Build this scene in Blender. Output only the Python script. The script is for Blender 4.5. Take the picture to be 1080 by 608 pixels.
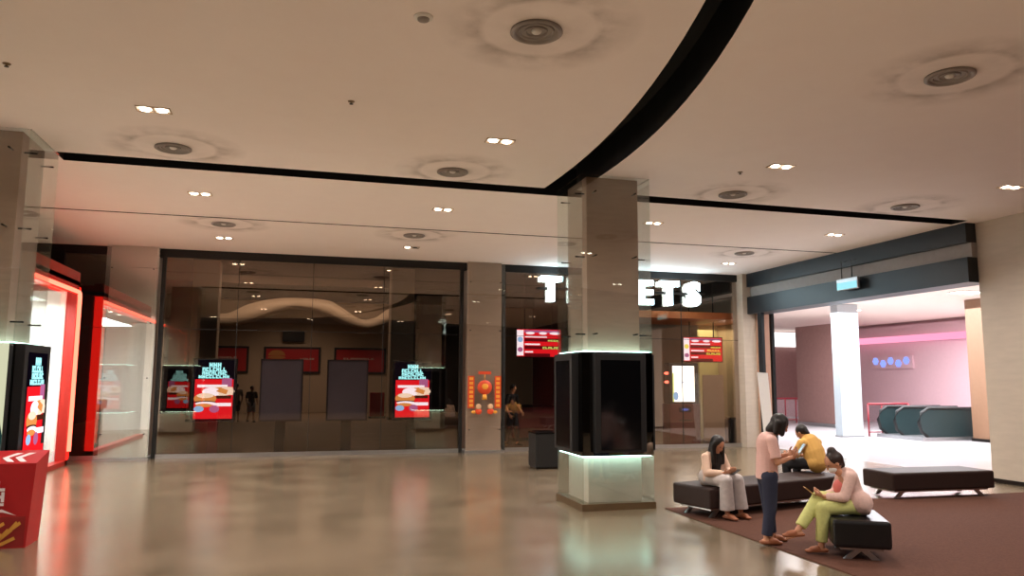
import bpy, bmesh, math, random
from mathutils import Vector, Matrix
from math import sin, cos, pi, radians
random.seed(7)
for o in list(bpy.data.objects): bpy.data.objects.remove(o)
sc = bpy.context.scene
COL = sc.collection

# ------------------------------------------------------------------ camera
H = 1.9
def cam_axes(yaw, pit, rol):
    f = Vector((sin(yaw)*cos(pit), cos(yaw)*cos(pit), sin(pit)))
    r = f.cross(Vector((0, 0, 1))).normalized(); u = r.cross(f)
    c, s = cos(rol), sin(rol)
    return c*r+s*u, -s*r+c*u, f
cr, cu, cf = cam_axes(radians(15.356), radians(6.913), radians(0.28))
cd = bpy.data.cameras.new('camera'); cam = bpy.data.objects.new('camera', cd); COL.objects.link(cam)
cam.matrix_world = Matrix(((cr.x, cu.x, -cf.x, 0), (cr.y, cu.y, -cf.y, 0), (cr.z, cu.z, -cf.z, H), (0, 0, 0, 1)))
cd.sensor_width = 36; cd.lens = 36*800/1080; cd.clip_start = .05; cd.clip_end = 200
sc.camera = cam

# ------------------------------------------------------------------ world, lights, exposure
EXPOSURE = 0.22
P_SPOT = 620; P_MALL = 1080; P_STORE = 520; P_INSIDE = 120
WARM = (1, .9, .82); COOL = (.93, .95, 1)
wd = bpy.data.worlds.new('world'); sc.world = wd; wd.use_nodes = True
wd.node_tree.nodes['Background'].inputs[0].default_value = (.9, .8, .75, 1)
wd.node_tree.nodes['Background'].inputs[1].default_value = 0.02
def area(name, loc, size, energy, col, rot=(0, 0, 0), sy=None):
    l = bpy.data.lights.new(name, 'AREA'); l.energy = energy; l.color = col; l.size = size
    if sy: l.shape = 'RECTANGLE'; l.size_y = sy
    o = bpy.data.objects.new(name, l); o.location = loc; o.rotation_euler = rot; COL.objects.link(o); return o
area('mall_fill', (20, 21, 4.3), 9, P_MALL*1.75, COOL, sy=9)  # area lights added under the mall ceiling, also filling the lobby
area('mall_fill', (16, 15, 4.35), 4, P_MALL*.12, COOL, sy=6)
area('shop_light', (-7.3, 15.5, 3.55), 4, P_STORE*2, (1, .97, .9), sy=6)
area('counter_light', (12.6, 22.3, 3.6), 1.6, 34, (1, .85, .5))
area('cinema_fill', (0.2, 40.6, 6.9), 9, P_INSIDE*2.0, (1, .74, .55), sy=3)  # unseen area light added to brighten the wavy soffit and back wall
sc.view_settings.view_transform = 'Standard'; sc.view_settings.look = 'None'
sc.view_settings.exposure = EXPOSURE; sc.view_settings.gamma = 1; sc.view_settings.use_curve_mapping = False
sc.cycles.use_denoising = True; sc.cycles.max_bounces = 10; sc.cycles.transparent_max_bounces = 24
sc.cycles.sample_clamp_indirect = 6; sc.cycles.caustics_reflective = True; sc.cycles.blur_glossy = 1.0; sc.cycles.caustics_refractive = False

# ------------------------------------------------------------------ materials
def lin(c):
    if isinstance(c, str): c = [int(c[i:i+2], 16)/255 for i in (0, 2, 4)]
    return tuple(v/12.92 if v <= .04045 else ((v+.055)/1.055)**2.4 for v in c)+(1,)
def new_mat(name):
    m = bpy.data.materials.new(name); m.use_nodes = True; nt = m.node_tree; nt.nodes.clear()
    out = nt.nodes.new('ShaderNodeOutputMaterial'); return m, nt, out
def pm(name, c, rough=.6, metal=0, var=.12, scale=8, bump=0, spec=.5, stretch=(1, 1, 1)):
    m, nt, out = new_mat(name); N = nt.nodes.new; L = nt.links.new
    b = N('ShaderNodeBsdfPrincipled'); b.inputs['Roughness'].default_value = rough; b.inputs['Metallic'].default_value = metal
    b.inputs['Specular IOR Level'].default_value = spec
    tc = N('ShaderNodeTexCoord'); mp = N('ShaderNodeMapping'); mp.inputs['Scale'].default_value = stretch
    nz = N('ShaderNodeTexNoise'); nz.inputs['Scale'].default_value = scale; nz.inputs['Detail'].default_value = 5
    L(tc.outputs['Object'], mp.inputs[0]); L(mp.outputs[0], nz.inputs['Vector'])
    mx = N('ShaderNodeMix'); mx.data_type = 'RGBA'; col = lin(c)
    mx.inputs['A'].default_value = tuple(v*(1-var) for v in col[:3])+(1,)
    mx.inputs['B'].default_value = tuple(min(1, v*(1+var)) for v in col[:3])+(1,)
    L(nz.outputs['Fac'], mx.inputs['Factor']); L(mx.outputs['Result'], b.inputs['Base Color'])
    if bump:
        bp = N('ShaderNodeBump'); bp.inputs['Strength'].default_value = bump; bp.inputs['Distance'].default_value = .01
        L(nz.outputs['Fac'], bp.inputs['Height']); L(bp.outputs[0], b.inputs['Normal'])
    L(b.outputs[0], out.inputs[0]); return m
def em(name, c, s=1.0):
    m, nt, out = new_mat(name); e = nt.nodes.new('ShaderNodeEmission'); e.inputs[0].default_value = lin(c); e.inputs[1].default_value = s
    nt.links.new(e.outputs[0], out.inputs[0]); return m
def glass(name, refl, tint, gtint=(1, 1, 1), rough=0.0):
    m, nt, out = new_mat(name); N = nt.nodes.new; L = nt.links.new
    t = N('ShaderNodeBsdfTransparent'); t.inputs[0].default_value = tint+(1,)
    g = N('ShaderNodeBsdfGlossy'); g.inputs['Color'].default_value = gtint+(1,); g.inputs['Roughness'].default_value = rough
    lw = N('ShaderNodeLayerWeight'); lw.inputs[0].default_value = .25
    ma = N('ShaderNodeMath'); ma.operation = 'MULTIPLY_ADD'; ma.inputs[1].default_value = .35; ma.inputs[2].default_value = refl; ma.use_clamp = True
    L(lw.outputs['Fresnel'], ma.inputs[0])
    mx = N('ShaderNodeMixShader'); L(ma.outputs[0], mx.inputs[0]); L(t.outputs[0], mx.inputs[1]); L(g.outputs[0], mx.inputs[2])
    L(mx.outputs[0], out.inputs[0]); return m

def floor_mat():
    m, nt, out = new_mat('polished_terrazzo'); N = nt.nodes.new; L = nt.links.new
    geo = N('ShaderNodeNewGeometry')
    nz = N('ShaderNodeTexNoise'); nz.inputs['Scale'].default_value = 1.1; nz.inputs['Detail'].default_value = 6
    sp = N('ShaderNodeTexNoise'); sp.inputs['Scale'].default_value = 60; sp.inputs['Detail'].default_value = 2
    L(geo.outputs['Position'], nz.inputs['Vector']); L(geo.outputs['Position'], sp.inputs['Vector'])
    mx = N('ShaderNodeMix'); mx.data_type = 'RGBA'; mx.inputs['A'].default_value = lin('746450'); mx.inputs['B'].default_value = lin('a8967c')
    L(nz.outputs['Fac'], mx.inputs['Factor'])
    m2 = N('ShaderNodeMix'); m2.data_type = 'RGBA'; m2.blend_type = 'MULTIPLY'; m2.inputs['Factor'].default_value = .25
    cr_ = N('ShaderNodeValToRGB'); cr_.color_ramp.elements[0].position = .38; cr_.color_ramp.elements[1].position = .55
    cr_.color_ramp.elements[0].color = (.55, .5, .45, 1)
    L(sp.outputs['Fac'], cr_.inputs[0]); L(mx.outputs['Result'], m2.inputs['A']); L(cr_.outputs[0], m2.inputs['B'])
    # tile joints 1.2 m
    br = N('ShaderNodeTexBrick'); br.offset = 0; br.inputs['Scale'].default_value = 1; br.inputs['Brick Width'].default_value = 1.2; br.inputs['Row Height'].default_value = 1.2
    br.inputs['Mortar Size'].default_value = .004; br.inputs['Color1'].default_value = (1, 1, 1, 1); br.inputs['Color2'].default_value = (.97, .97, .97, 1); br.inputs['Mortar'].default_value = (.85, .83, .8, 1)
    L(geo.outputs['Position'], br.inputs['Vector'])
    m3 = N('ShaderNodeMix'); m3.data_type = 'RGBA'; m3.blend_type = 'MULTIPLY'; m3.inputs['Factor'].default_value = 1
    L(m2.outputs['Result'], m3.inputs['A']); L(br.outputs['Color'], m3.inputs['B'])
    b = N('ShaderNodeBsdfPrincipled'); b.inputs['Roughness'].default_value = .19; b.inputs['Specular IOR Level'].default_value = .7; b.inputs['Metallic'].default_value = .5
    L(m3.outputs['Result'], b.inputs['Base Color'])
    mr = N('ShaderNodeMapRange'); mr.inputs['To Min'].default_value = .14; mr.inputs['To Max'].default_value = .3
    L(nz.outputs['Fac'], mr.inputs['Value']); L(mr.outputs[0], b.inputs['Roughness'])
    L(b.outputs[0], out.inputs[0]); return m

VENTS = [(1.94, 6.27, .26), (-1.82, 11.0, .26), (2.1, 11.1, .26), (6.35, 6.06, .26), (6.94, 11.15, .26), (10.41, 11.08, .26), (-1.66, 16.3, .26), (2.27, 16.4, .26), (10.45, 16.35, .26)]
def ceiling_mat():
    m, nt, out = new_mat('painted_plaster'); N = nt.nodes.new; L = nt.links.new
    geo = N('ShaderNodeNewGeometry')
    nz = N('ShaderNodeTexNoise'); nz.inputs['Scale'].default_value = 2.2; nz.inputs['Detail'].default_value = 8; nz.inputs['Roughness'].default_value = .7
    L(geo.outputs['Position'], nz.inputs['Vector'])
    acc = None
    for k, (x, y, r) in enumerate(VENTS):               # soot rings around the air diffusers
        vs = N('ShaderNodeVectorMath'); vs.operation = 'DISTANCE'; vs.inputs[1].default_value = (x+.03, y-.02, 5.05)
        L(geo.outputs['Position'], vs.inputs[0])
        r_ = N('ShaderNodeValToRGB'); e = r_.color_ramp.elements
        e[0].position = .2; e[0].color = (.4,)*3+(1,); e[1].position = .95; e[1].color = (0, 0, 0, 1)
        for p, v in ((.3, .14), (.5, .08), (.57, .5), (.7, .26)):
            q = e.new(p); q.color = (v, v, v, 1)
        L(vs.outputs['Value'], r_.inputs[0])
        if acc is None: acc = r_.outputs[0]
        else:
            a = N('ShaderNodeMath'); a.operation = 'ADD'; L(acc, a.inputs[0]); L(r_.outputs[0], a.inputs[1]); acc = a.outputs[0]
    n2 = N('ShaderNodeTexNoise'); n2.inputs['Scale'].default_value = 3.1; n2.inputs['Detail'].default_value = 6
    L(geo.outputs['Position'], n2.inputs['Vector'])
    mr = N('ShaderNodeMapRange'); mr.inputs['From Min'].default_value = .35; mr.inputs['From Max'].default_value = .65; mr.inputs['To Min'].default_value = .15; mr.inputs['To Max'].default_value = 1
    L(n2.outputs['Fac'], mr.inputs['Value'])
    mu = N('ShaderNodeMath'); mu.operation = 'MULTIPLY'; mu.use_clamp = True; L(acc, mu.inputs[0]); L(mr.outputs[0], mu.inputs[1])
    mx = N('ShaderNodeMix'); mx.data_type = 'RGBA'; mx.inputs['A'].default_value = lin('f4eae6'); mx.inputs['B'].default_value = lin('faf2ee')
    L(nz.outputs['Fac'], mx.inputs['Factor'])
    m2 = N('ShaderNodeMix'); m2.data_type = 'RGBA'; m2.inputs['B'].default_value = lin('6e5a48')
    L(mx.outputs['Result'], m2.inputs['A']); L(mu.outputs[0], m2.inputs['Factor'])
    b = N('ShaderNodeBsdfPrincipled'); b.inputs['Roughness'].default_value = .85; b.inputs['Specular IOR Level'].default_value = .2
    L(m2.outputs['Result'], b.inputs['Base Color']); L(b.outputs[0], out.inputs[0]); return m

M = dict(
    floor=floor_mat(), ceil=ceiling_mat(),
    stone=pm('grey_travertine', 'a48b7a', .45, var=.16, scale=5, stretch=(.6, .6, 4), bump=.05),
    stone2=pm('pale_stone', 'c2b6a8', .5, var=.12, scale=4, stretch=(.6, .6, 3)),
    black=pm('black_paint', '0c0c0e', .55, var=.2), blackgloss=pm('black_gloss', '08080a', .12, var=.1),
    navy=pm('blue_black_panel', '121a21', .4, var=.2, scale=3), greyband=pm('grey_band', '97908c', .55),
    voidm=pm('dark_void', '050506', .9, var=.3), bronze=pm('brown_metal', '7d6a52', .3, .7, var=.15),
    darkmetal=pm('dark_metal', '2b2522', .4, .6), steel=pm('brushed_steel', 'b9b9bb', .3, .9),
    white=pm('white_paint', 'e8e6e2', .5, var=.05), cream=pm('cream_wall', 'd6cd9c', .7, var=.08),
    beige=pm('beige_wall', 'b09a82', .75, var=.08), carpet=pm('dark_brown_carpet', '563a30', .95, var=.35, scale=40, bump=.3, spec=.1),
    darkcarpet=pm('cinema_carpet', '6a5642', .8, var=.5, scale=1.2, stretch=(.15, 1.6, 1)),
    leather=pm('dark_brown_leather', '2e1e1a', .58, spec=.3, var=.15, scale=20, bump=.1), leather2=pm('black_leather', '121113', .3, var=.15, scale=20, bump=.1),
    red=pm('red_print', 'b01d22', .4, var=.1), redpaint=pm('red_fascia', 'b5261c', .35, var=.1), maroon=pm('maroon_panel', '54121a', .35, var=.1),
    plum=pm('purple_grey_board', '4c4653', .6), pink=pm('pink_mall_wall', 'd6b3ba', .6, var=.06), palecol=pm('pale_blue_white', 'bcc6cc', .5, var=.05), mallfloor=pm('pale_polished_tile', 'c9c6c8', .2, var=.06, scale=2), peach=pm('peach_stone', 'b98e76', .5), railred=pm('red_railing', '8e2530', .4), brown=pm('brown_pilaster', '8c6a52', .5),
    mallceil=pm('peach_ceiling', 'f2ddd0', .7, var=.03), wood=pm('wood_counter', '8a5a36', .4, var=.25, scale=6, stretch=(1, 8, 1)),
    bluegreen=pm('teal_grey', '26383a', .4), brick=pm('warm_mall_panel', '94706a', .5, var=.15),
    offscreen=pm('screen_off', '241f27', .35, var=.1), pinkbin=pm('pink_grey_panel', 'b48f8a', .5),
    glass=glass('storefront_glass', .1, (.9, .88, .86), (1, .82, .68)), clad=glass('green_edge_glass', .05, (.975, .985, .98), (.92, 1, .98)),
    darkglass=glass('smoked_glass', .16, (.1, .09, .08), (1, .95, .9)), clear=glass('clear_glass', .06, (.93, .96, .97)),
    lamp=em('lamp_glow', 'fff0d8', 14), cyan=em('cyan_strip', 'c8fff4', 7), sign=em('sign_white', 'd4f4ff', 11.0),
    neon=em('red_neon_glow', 'ff2018', 2.6), neonhot=em('red_neon_core', 'ff6a52', 3.4), colglass=glass('column_glass', .24, (.95, .97, .97), (.97, 1, 1)),
)
SCR = dict(s_black=em('screen_black', '120c18', .5), s_red=em('screen_red', 'd41820', 1.35), s_cyan=em('screen_cyan', 'a4f2f8', 1.6), s_white=em('screen_white', 'f3e2ea', 1.4),
    s_bun=em('screen_bun', 'd88a48', 1.2), s_cream=em('screen_cream', 'f2d2b8', 1.25), s_dark=em('screen_patty', '5a2a1c', .7), s_pink=em('screen_pink', 'c06a9a', .9),
    s_blue=em('screen_blue', '9fc6f2', 1), s_lime=em('screen_lime', 'd8e070', 1.2), s_deep=em('screen_deepred', '6e0d16', .8), s_pale=em('screen_pale', 'd6d6b4', .85),
    s_teal=em('screen_teal', '1e4a48', .5), s_bright=em('screen_bright', 'fff6ea', 2.6), s_yellow=em('screen_yellow', 'f5dd58', 1.2), s_bluetext=em('screen_bluetext', '5f7ff0', .7),
    s_purple=em('shop_purple', 'b6a2cc', .7), s_signblue=em('shop_blue', '8a9cff', 1.2), s_strip=em('shop_pink_strip', 'ff9ec0', 1.1), s_glare=em('shop_white', 'ffffff', 1.6), s_aqua=em('aqua_panel', '9fe4f0', 1.0))
M.update(SCR)

# ------------------------------------------------------------------ mesh helpers
class MB:
    def __init__(s): s.bm = bmesh.new(); s.mats = []; s.mi = 0
    def m(s, mat):
        if mat not in s.mats: s.mats.append(mat)
        s.mi = s.mats.index(mat); return s
    def _f(s, faces, smooth=False):
        for f in faces: f.material_index = s.mi; f.smooth = smooth
    def box(s, x0, x1, y0, y1, z0, z1, bev=0, M4=None):
        r = bmesh.ops.create_cube(s.bm, size=1)
        vs = r['verts']
        for v in vs: v.co = Vector((x0+(v.co.x+.5)*(x1-x0), y0+(v.co.y+.5)*(y1-y0), z0+(v.co.z+.5)*(z1-z0)))
        fs = set(f for v in vs for f in v.link_faces)
        if bev:
            es = set(e for v in vs for e in v.link_edges)
            q = bmesh.ops.bevel(s.bm, geom=list(es)+vs, offset=bev, segments=3, affect='EDGES', profile=.5)
            fs = set(f for v in q['verts'] for f in v.link_faces) | set(q['faces'])
            vs = list(set(v for f in fs for v in f.verts))
        if M4:
            for v in vs: v.co = M4 @ v.co
        s._f(fs); return s
    def poly(s, pts):
        f = s.bm.faces.new([s.bm.verts.new(Vector(p)) for p in pts]); s._f([f]); return f
    def prism(s, pts, d):
        d = Vector(d); a = [s.bm.verts.new(Vector(p)) for p in pts]; b = [s.bm.verts.new(Vector(p)+d) for p in pts]; n = len(a)
        fs = [s.bm.faces.new(a), s.bm.faces.new(b[::-1])]+[s.bm.faces.new((a[i], b[i], b[(i+1) % n], a[(i+1) % n])) for i in range(n)]
        bmesh.ops.recalc_face_normals(s.bm, faces=fs); s._f(fs); return s
    def ring(s, c, ax, rx, ry, up=None, n=16):
        ax = ax.normalized(); t = up if up else (Vector((0, 0, 1)) if abs(ax.z) < .9 else Vector((1, 0, 0)))
        u = t.cross(ax).normalized(); w = ax.cross(u)
        return [s.bm.verts.new(c+u*rx*cos(2*pi*i/n)+w*ry*sin(2*pi*i/n)) for i in range(n)]
    def loft(s, rings, cap=True, smooth=True):
        fs = []; n = len(rings[0])
        for a, b in zip(rings, rings[1:]):
            for i in range(n): fs.append(s.bm.faces.new((a[i], a[(i+1) % n], b[(i+1) % n], b[i])))
        s._f(fs, smooth)
        if cap:
            c = [s.bm.faces.new(rings[0][::-1]), s.bm.faces.new(rings[-1])]; s._f(c); fs += c
        bmesh.ops.recalc_face_normals(s.bm, faces=fs)
        return s
    def cyl(s, a, b, r0, r1=None, n=16):
        a, b = Vector(a), Vector(b); r1 = r0 if r1 is None else r1
        return s.loft([s.ring(a, b-a, r0, r0, n=n), s.ring(b, b-a, r1, r1, n=n)])
    def lathe(s, prof, c=(0, 0, 0), n=28):
        c = Vector(c); return s.loft([s.ring(c+Vector((0, 0, z)), Vector((0, 0, 1)), r, r, n=n) for r, z in prof], cap=True)
    def tube(s, pts, r, n=8):
        pts = [Vector(p) for p in pts]; R = []
        for i, p in enumerate(pts):
            d = (pts[min(i+1, len(pts)-1)]-pts[max(i-1, 0)]).normalized(); R.append(s.ring(p, d, r, r, n=n))
        return s.loft(R)
    def ball(s, c, r, sc_=(1, 1, 1), n=16, rot=None):
        q = bmesh.ops.create_uvsphere(s.bm, u_segments=n, v_segments=max(6, n*2//3), radius=r)
        for v in q['verts']:
            p = Vector((v.co.x*sc_[0], v.co.y*sc_[1], v.co.z*sc_[2]))
            if rot: p = rot @ p
            v.co = p+Vector(c)
        s._f(set(f for v in q['verts'] for f in v.link_faces), True); return s
    def cap(s, a, b, ra, rb, flat=None, hem=False, n=16):
        """tapered limb from a to b; flat=(direction, factor) squashes the section; hem: cut flat at b"""
        a, b = Vector(a), Vector(b); ax = (b-a).normalized(); R = []
        def rg(c, r): return s.ring(c, ax, max(r, 1e-4), max(r, 1e-4), n=n)
        first = len(s.bm.verts)
        for k in range(4): t = pi/2*(1-k/4); R.append(rg(a-ax*ra*sin(t), ra*cos(t)))
        R.append(rg(a, ra)); R.append(rg(b, rb))
        if not hem:
            for k in range(1, 5): t = pi/2*k/4; R.append(rg(b+ax*rb*sin(t), rb*cos(t)))
        if flat:
            d = Vector(flat[0]).normalized()
            for rr in R:
                c = sum((v.co for v in rr), Vector())/len(rr)
                for v in rr: v.co -= d*((v.co-c).dot(d))*(1-flat[1])
        return s.loft(R)
    def build(s, name, mat=None, parent=None, smooth=False, shift=None):
        me = bpy.data.meshes.new(name)
        if shift:
            for v in s.bm.verts: v.co -= Vector(shift)
        s.bm.to_mesh(me); s.bm.free()
        for m_ in ([mat] if mat and not s.mats else s.mats): me.materials.append(m_)
        o = bpy.data.objects.new(name, me); COL.objects.link(o)
        if parent: o.parent = parent
        if smooth:
            for p in me.polygons: p.use_smooth = True
        return o
def tag(o, label=None, cat=None, group=None, kind=None):
    for k, v in (('label', label), ('category', cat), ('group', group), ('kind', kind)):
        if v: o[k] = v
    return o
def struct(name, mb, mat=None): return tag(mb.build(name, mat), kind='structure')
def thing(name, loc, label, cat, group=None, rz=0):
    o = bpy.data.objects.new(name, None); o.empty_display_size = .2; COL.objects.link(o)
    o.location = loc; o.rotation_euler = (0, 0, rz); return tag(o, label, cat, group)
def copy_tree(o, parent=None):
    c = o.copy(); COL.objects.link(c)
    if parent: c.parent = parent
    for ch in list(o.children): copy_tree(ch, c)
    return c
def box(*a, bev=0): return MB().box(*a, bev=bev)

class Flat:
    """flat picture on a plane: origin o, unit vectors u (right) and v (up), normal n; drawn in layers"""
    def __init__(s, mb, o, u, v, w, h): s.mb, s.o, s.u, s.v, s.w, s.h = mb, Vector(o), Vector(u), Vector(v), w, h; s.n = s.u.cross(s.v); s.k = 0
    def p(s, x, y): return s.o+s.u*x*s.w+s.v*y*s.h+s.n*(.0015*s.k)
    def rect(s, m, x0, y0, x1, y1): s.k += 1; s.mb.m(M[m]); s.mb.poly([s.p(x0, y0), s.p(x1, y0), s.p(x1, y1), s.p(x0, y1)])
    def shape(s, m, pts): s.k += 1; s.mb.m(M[m]); s.mb.poly([s.p(*q) for q in pts])
    def ell(s, m, x, y, rx, ry, n=20, a0=0, a1=2*pi): s.shape(m, [(x+rx*cos(a0+(a1-a0)*i/n), y+ry*sin(a0+(a1-a0)*i/n)) for i in range(n+(a1-a0 < 6.2))])
    def glyphs(s, m, x0, y0, x1, y1, n):
        """a row of chunky blurred letters"""
        w = (x1-x0)/n; rr = random.Random(int(n*17+y0*1000)); s.k += 1; s.mb.m(M[m])
        for i in range(n):
            a = x0+i*w; b = a+w*.86; t = (y1-y0)
            def q(X0, Y0, X1, Y1): s.mb.poly([s.p(X0, Y0), s.p(X1, Y0), s.p(X1, Y1), s.p(X0, Y1)])
            q(a, y0, a+w*.34, y1)
            k = rr.randrange(4)
            if k in (0, 1): q(a+w*.34, y1-t*.3, b, y1)
            if k in (0, 2): q(a+w*.34, y0, b, y0+t*.3)
            if k in (1, 3): q(b-w*.3, y0, b, y1-t*.3 if k == 1 else y1)
            if k == 3: q(a+w*.34, y0+t*.36, b-w*.3, y0+t*.66)
def burger_ad(mb, o, u, v, w, h):
    f = Flat(mb, o, u, v, w, h)
    f.rect('s_black', 0, 0, 1, 1); f.rect('s_red', .04, .03, .96, .68)
    f.glyphs('s_cyan', .36, .88, .66, .955, 3); f.glyphs('s_cyan', .2, .81, .78, .875, 7); f.glyphs('s_cyan', .2, .75, .8, .805, 8); f.glyphs('s_cyan', .12, .695, .86, .745, 9)
    f.rect('s_pink', .68, .56, .92, .7); f.rect('s_white', .1, .545, .82, .59)
    f.ell('s_cream', .66, .48, .34, .075); f.ell('s_bun', .7, .5, .26, .05); f.ell('s_white', .44, .47, .22, .075); f.shape('s_cream', [(.6, .44), (.96, .42), (.95, .55), (.7, .56)])
    f.shape('s_bun', [(.55, .48), (.8, .43), (.84, .5), (.66, .54)]); f.rect('s_dark', .56, .36, .92, .41)
    f.ell('s_bun', .3, .36, .27, .09); f.ell('s_cream', .3, .41, .2, .04); f.ell('s_dark', .3, .305, .26, .02); f.ell('s_white', .32, .28, .25, .03); f.ell('s_bun', .28, .25, .2, .03)
    f.rect('s_white', .5, .235, .93, .29); f.ell('s_blue', .16, .19, .12, .05); f.ell('s_pink', .53, .19, .12, .06); f.rect('s_red', .04, .03, .96, .13)

# ------------------------------------------------------------------ floor, ceiling, walls
XL, XR, YF, ZC = -5.0, 13.0, 19.96, 5.05
struct('floor', MB().box(-13, 32, -5, YF, -.1, 0).box(XR+.1, 32, YF, 36, -.1, 0), M['floor'])
struct('floor', MB().prism([(XR+.1, 12, 0), (32, 12, 0), (32, 35.9, 0), (XR+.1, 35.9, 0)], (0, 0, .004)), M['mallfloor'])
struct('floor', MB().box(-13, XR+.1, YF, 46, -.1, -.004), M['darkcarpet'])
tag(struct('floor', MB().prism([(5.3, 4.0, .0), (14.4, 4.0, 0), (14.4, 10.62, 0), (5.3, 10.62, 0)], (0, 0, .012)), M['carpet']))

def arcL(y): return 3.78-.0245*(10.5-y)**2
def arcR(y): return 4.36-.0305*(10.5-y)**2
ys = [11.97-i*(11.97+1)/24 for i in range(25)]
yr = [-1+i*(11.66+1)/24 for i in range(25)]
hole = [(-3.46, 11.66), (arcL(11.66), 11.66)]+[(arcL(y), y) for y in ys[1:]]+[(arcR(y), y) for y in yr]+[(12.5, 11.72), (12.5, 12.12), (-3.46, 12.1)]
hole2 = [(-4.8, 15.66), (12.6, 15.66), (12.6, 15.74), (-4.8, 15.74)]
def filled(polys, z):
    cu_ = bpy.data.curves.new('tmp', 'CURVE'); cu_.dimensions = '2D'; cu_.fill_mode = 'BOTH'
    for P in polys:
        sp = cu_.splines.new('POLY'); sp.points.add(len(P)-1); sp.use_cyclic_u = True
        for i, p in enumerate(P): sp.points[i].co = (p[0], p[1], 0, 1)
    o = bpy.data.objects.new('tmp', cu_); COL.objects.link(o); dg = bpy.context.evaluated_depsgraph_get()
    me = bpy.data.meshes.new_from_object(o.evaluated_get(dg)); bpy.data.objects.remove(o)
    for v in me.vertices: v.co.z = z
    return me
def top_obj(name, me, mat, kind):
    o = bpy.data.objects.new(name, me); COL.objects.link(o); me.materials.append(mat); o['kind'] = kind; return o
top_obj('ceiling', filled([[(-13, -5), (XR+.6, -5), (XR+.6, YF+.02), (-13, YF+.02)], hole, hole2], ZC), M['ceil'], 'structure')
def recess(name, P, mat, d):
    mb = MB(); n = len(P)
    for i in range(n):
        a, b = P[i], P[(i+1) % n]; mb.poly([(a[0], a[1], ZC), (b[0], b[1], ZC), (b[0], b[1], ZC+d), (a[0], a[1], ZC+d)])
    return struct(name, mb, mat)
recess('trim_1', hole, M['black'], .5); recess('trim_2', hole2, M['darkmetal'], .12)
struct('ceiling', box(-13, XR+.6, -5, YF, ZC+.5, ZC+.55), M['voidm'])
struct('wall_back', box(-13, XR+.6, -5.1, -5, 0, ZC), M['darkmetal'])
struct('wall_left', box(-13.1, -13, -5, YF, 0, ZC), M['beige'])
struct('wall_right', MB().box(13.7, 13.9, -5, 10.6, 0, ZC), M['maroon'])

# storefront: header, columns' line, glass bays
struct('trim_3', MB().box(-5.6, 13.2, YF-.04, YF+.2, ZC-.2, ZC).box(-5.6, 13.2, YF-.02, YF+.1, 0, .06), M['black'])
struct('trim_4', MB().box(-5.7, 13.2, YF-.03, YF-.02, .0, .1), M['steel'])
def bay(name, x0, x1, seams):
    w = struct(name, MB().box(x0, x1, YF, YF+.02, .06, ZC-.12), M['glass'])
    f = MB()
    for x in seams: f.box(x-.006, x+.006, YF-.004, YF+.024, .06, ZC-.12)
    f.box(x0, x1, YF-.004, YF+.024, 3.09, 3.1)
    f.box(x0, x0+.09, YF-.05, YF+.08, 0, ZC-.1).box(x1-.09, x1, YF-.05, YF+.08, 0, ZC-.1)
    f.build('window_frame', M['black'], w); return w
bay('window_1', -3.38, 4.12, [-1.6, .2, 2.0]); bay('window_2', 5.2, 12.6, [7.0, 8.8, 10.6]); bay('window_3', -5.6, -4.3, [])
struct('wall_left', box(-13, -5.6, YF-.02, YF+.12, 0, ZC), M['black'])

# cinema interior beyond the glass
struct('wall_back', box(-13, 16, 45, 45.1, 0, 7.2), M['beige'])
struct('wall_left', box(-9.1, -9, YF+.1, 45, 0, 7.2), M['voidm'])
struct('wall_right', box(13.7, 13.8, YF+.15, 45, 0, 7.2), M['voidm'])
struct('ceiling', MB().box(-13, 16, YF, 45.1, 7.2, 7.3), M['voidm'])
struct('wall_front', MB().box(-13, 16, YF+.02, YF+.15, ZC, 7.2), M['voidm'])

# wavy soffit over the menu counter
wave_lo = [(-5.2, 5.0), (-4.0, 4.79), (-2.9, 5.02), (-1.55, 5.57), (-.5, 5.84), (.96, 5.62), (2.26, 5.04), (3.3, 4.76), (4.1, 4.93), (4.75, 5.21), (5.6, 5.7)]
wave_hi = [(-5.2, 5.45), (-4.0, 5.36), (-2.9, 5.88), (-1.8, 6.18), (-.5, 6.3), (1.2, 6.22), (2.0, 5.84), (3.0, 5.24), (3.8, 5.32), (4.6, 5.85), (5.6, 6.3)]
def crom(P, n=8):
    out = []
    for i in range(len(P)-1):
        a, b, c, d = [Vector(P[max(0, min(len(P)-1, i+k))]) for k in (-1, 0, 1, 2)]
        for j in range(n):
            t = j/n; out.append(.5*((2*b)+(c-a)*t+(2*a-5*b+4*c-d)*t*t+(3*b-a-3*c+d)*t**3))
    out.append(Vector(P[-1])); return out
mb = MB(); lo, hi = crom(wave_lo), crom(wave_hi)
for i in range(len(lo)-1):
    a, b, c, d = lo[i], lo[i+1], hi[i+1], hi[i]
    F = [(a.x, 42.6, a.y), (b.x, 42.6, b.y), (c.x, 42.9, c.y), (d.x, 42.9, d.y)]; mb.poly(F)
    mb.poly([(a.x, 42.6, a.y), (b.x, 42.6, b.y), (b.x, 44.9, b.y), (a.x, 44.9, a.y)]); mb.poly([(d.x, 42.9, d.y), (c.x, 42.9, c.y), (c.x, 44.9, c.y), (d.x, 44.9, d.y)])
bmesh.ops.remove_doubles(mb.bm, verts=mb.bm.verts, dist=1e-4); bmesh.ops.recalc_face_normals(mb.bm, faces=mb.bm.faces)
o = mb.build('trim_5', M['beige'], smooth=True); tag(o, kind='structure')
struct('wall_back', MB().box(-13, 16, 44.5, 44.9, 6.3, 7.2).box(-8, -4.6, 44.6, 44.9, 0, 7).box(5.4, 9, 44.6, 44.9, 0, 7), M['voidm'])

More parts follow.
